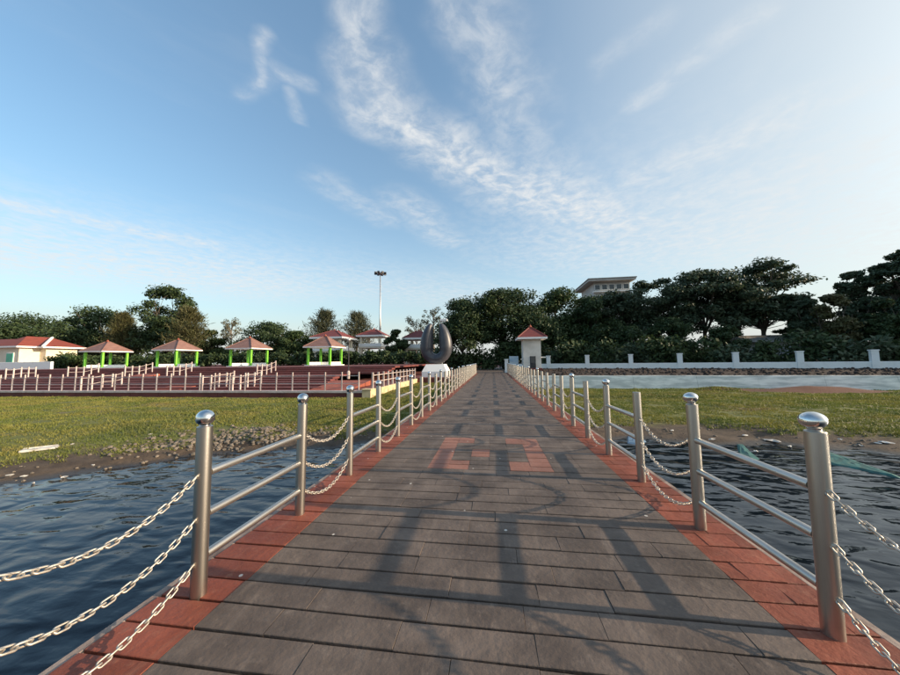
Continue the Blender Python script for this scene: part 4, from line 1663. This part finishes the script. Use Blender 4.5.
def build_litter():
    a, b = ground_hit(20, 453), ground_hit(58, 448)
    t = thing('white_board', 'long white board lying on the grass beside the water', 'board', (a.x, a.y, a.z + 0.02), rz=math.atan2(b.y - a.y, b.x - a.x))
    L = math.hypot(b.x - a.x, b.y - a.y)
    m = MB().box(0, L, -0.09, 0.09, 0, 0.045, inset=0.006)
    m.build('plank', 'litter', t)
    MB().box(0.02, L - 0.02, 0.092, 0.11, 0, 0.07).build('raised_lip', 'litter', t)
    spots = [(771, 441, 0.30), (775, 442, 0.22), (745, 436, 0.14), (712, 440, 0.2), (672, 431, 0.12), (790, 447, 0.12), (885, 443, 0.25), (878, 444, 0.12),
             (860, 446, 0.12), (840, 440, 0.1), (756, 452, 0.12), (822, 452, 0.1), (10, 476, 0.1), (24, 477, 0.1), (93, 466, 0.09), (64, 478, 0.1), (150, 435, 0.1),
             (118, 443, 0.12), (72, 445, 0.08), (33, 484, 0.06)]
    for i, (px, py, s) in enumerate(spots):
        p = ground_hit(px, py)
        m = MB()
        n = 14
        s *= 0.72
        for k in range(n):
            an = 2 * math.pi * k / n
            r = s * random.uniform(0.7, 1.0)
            m.v.append((math.cos(an) * r, math.sin(an) * r * 0.55, random.uniform(0.0, 0.025)))
        m.v.append((random.uniform(-0.2, 0.2) * s, 0, 0.02 + 0.10 * s))
        m.v.append((0, 0, -0.02))
        for k in range(n):
            m.f.append((k, (k + 1) % n, n))
            m.f.append(((k + 1) % n, k, n + 1))
        side = 'far grassy bank across from the white wall' if px > 450 else 'muddy bank below the plaza'
        o = m.build('plastic_scrap', 'litter', None, False, (p.x, p.y, p.z + 0.012))
        o.rotation_euler = (0, 0, random.uniform(0, 6.3))
        tag(o, f'crumpled pale plastic scrap lying on the {side}', 'litter', f'plastic scraps on the {side}')
    # teal nets and a blue tarp half in the water
    for name, pts, mt, lab in (
            ('fishing_net', [(814, 448), (826, 450), (838, 454), (852, 459), (868, 465), (886, 471), (908, 478), (908, 480), (884, 475), (862, 470), (846, 467), (830, 464), (818, 460), (816, 454)], 'net', 'long teal fishing net trailing from the bank into the water'),
            ('fishing_net', [(735, 442), (742, 443), (752, 453), (762, 460), (752, 460), (738, 455)], 'net', 'small bunched teal net in the water by the bank litter'),
            ('blue_tarp', [(626, 434), (640, 437), (648, 441), (640, 445), (626, 443)], 'litter_blue', 'crumpled pale blue tarp at the waterline beyond the chains')):
        G = [at(x, y, WATER + 0.02) for x, y in pts]
        c = sum(G, Vector()) / len(G)
        m = MB()
        rings = 4
        N_ = len(G)
        for r in range(rings):
            f = 1 - r / rings
            for q in G:
                d = (q - c) * f
                zz = 0.02 + 0.03 * (1 - f) + random.uniform(-0.006, 0.015) * (1 if r else 0.2)
                m.v.append((d.x, d.y, zz - (0.05 if r == 0 else 0)))
        m.v.append((0, 0, 0.05))
        for r in range(rings - 1):
            for k in range(N_):
                k2 = (k + 1) % N_
                m.f.append((r * N_ + k, r * N_ + k2, (r + 1) * N_ + k2, (r + 1) * N_ + k))
        for k in range(N_):
            m.f.append(((rings - 1) * N_ + k, (rings - 1) * N_ + (k + 1) % N_, rings * N_))
        o = m.build(name, mt, None, False, (c.x, c.y, WATER))
        tag(o, lab, 'net' if mt == 'net' else 'tarp')


build_litter()
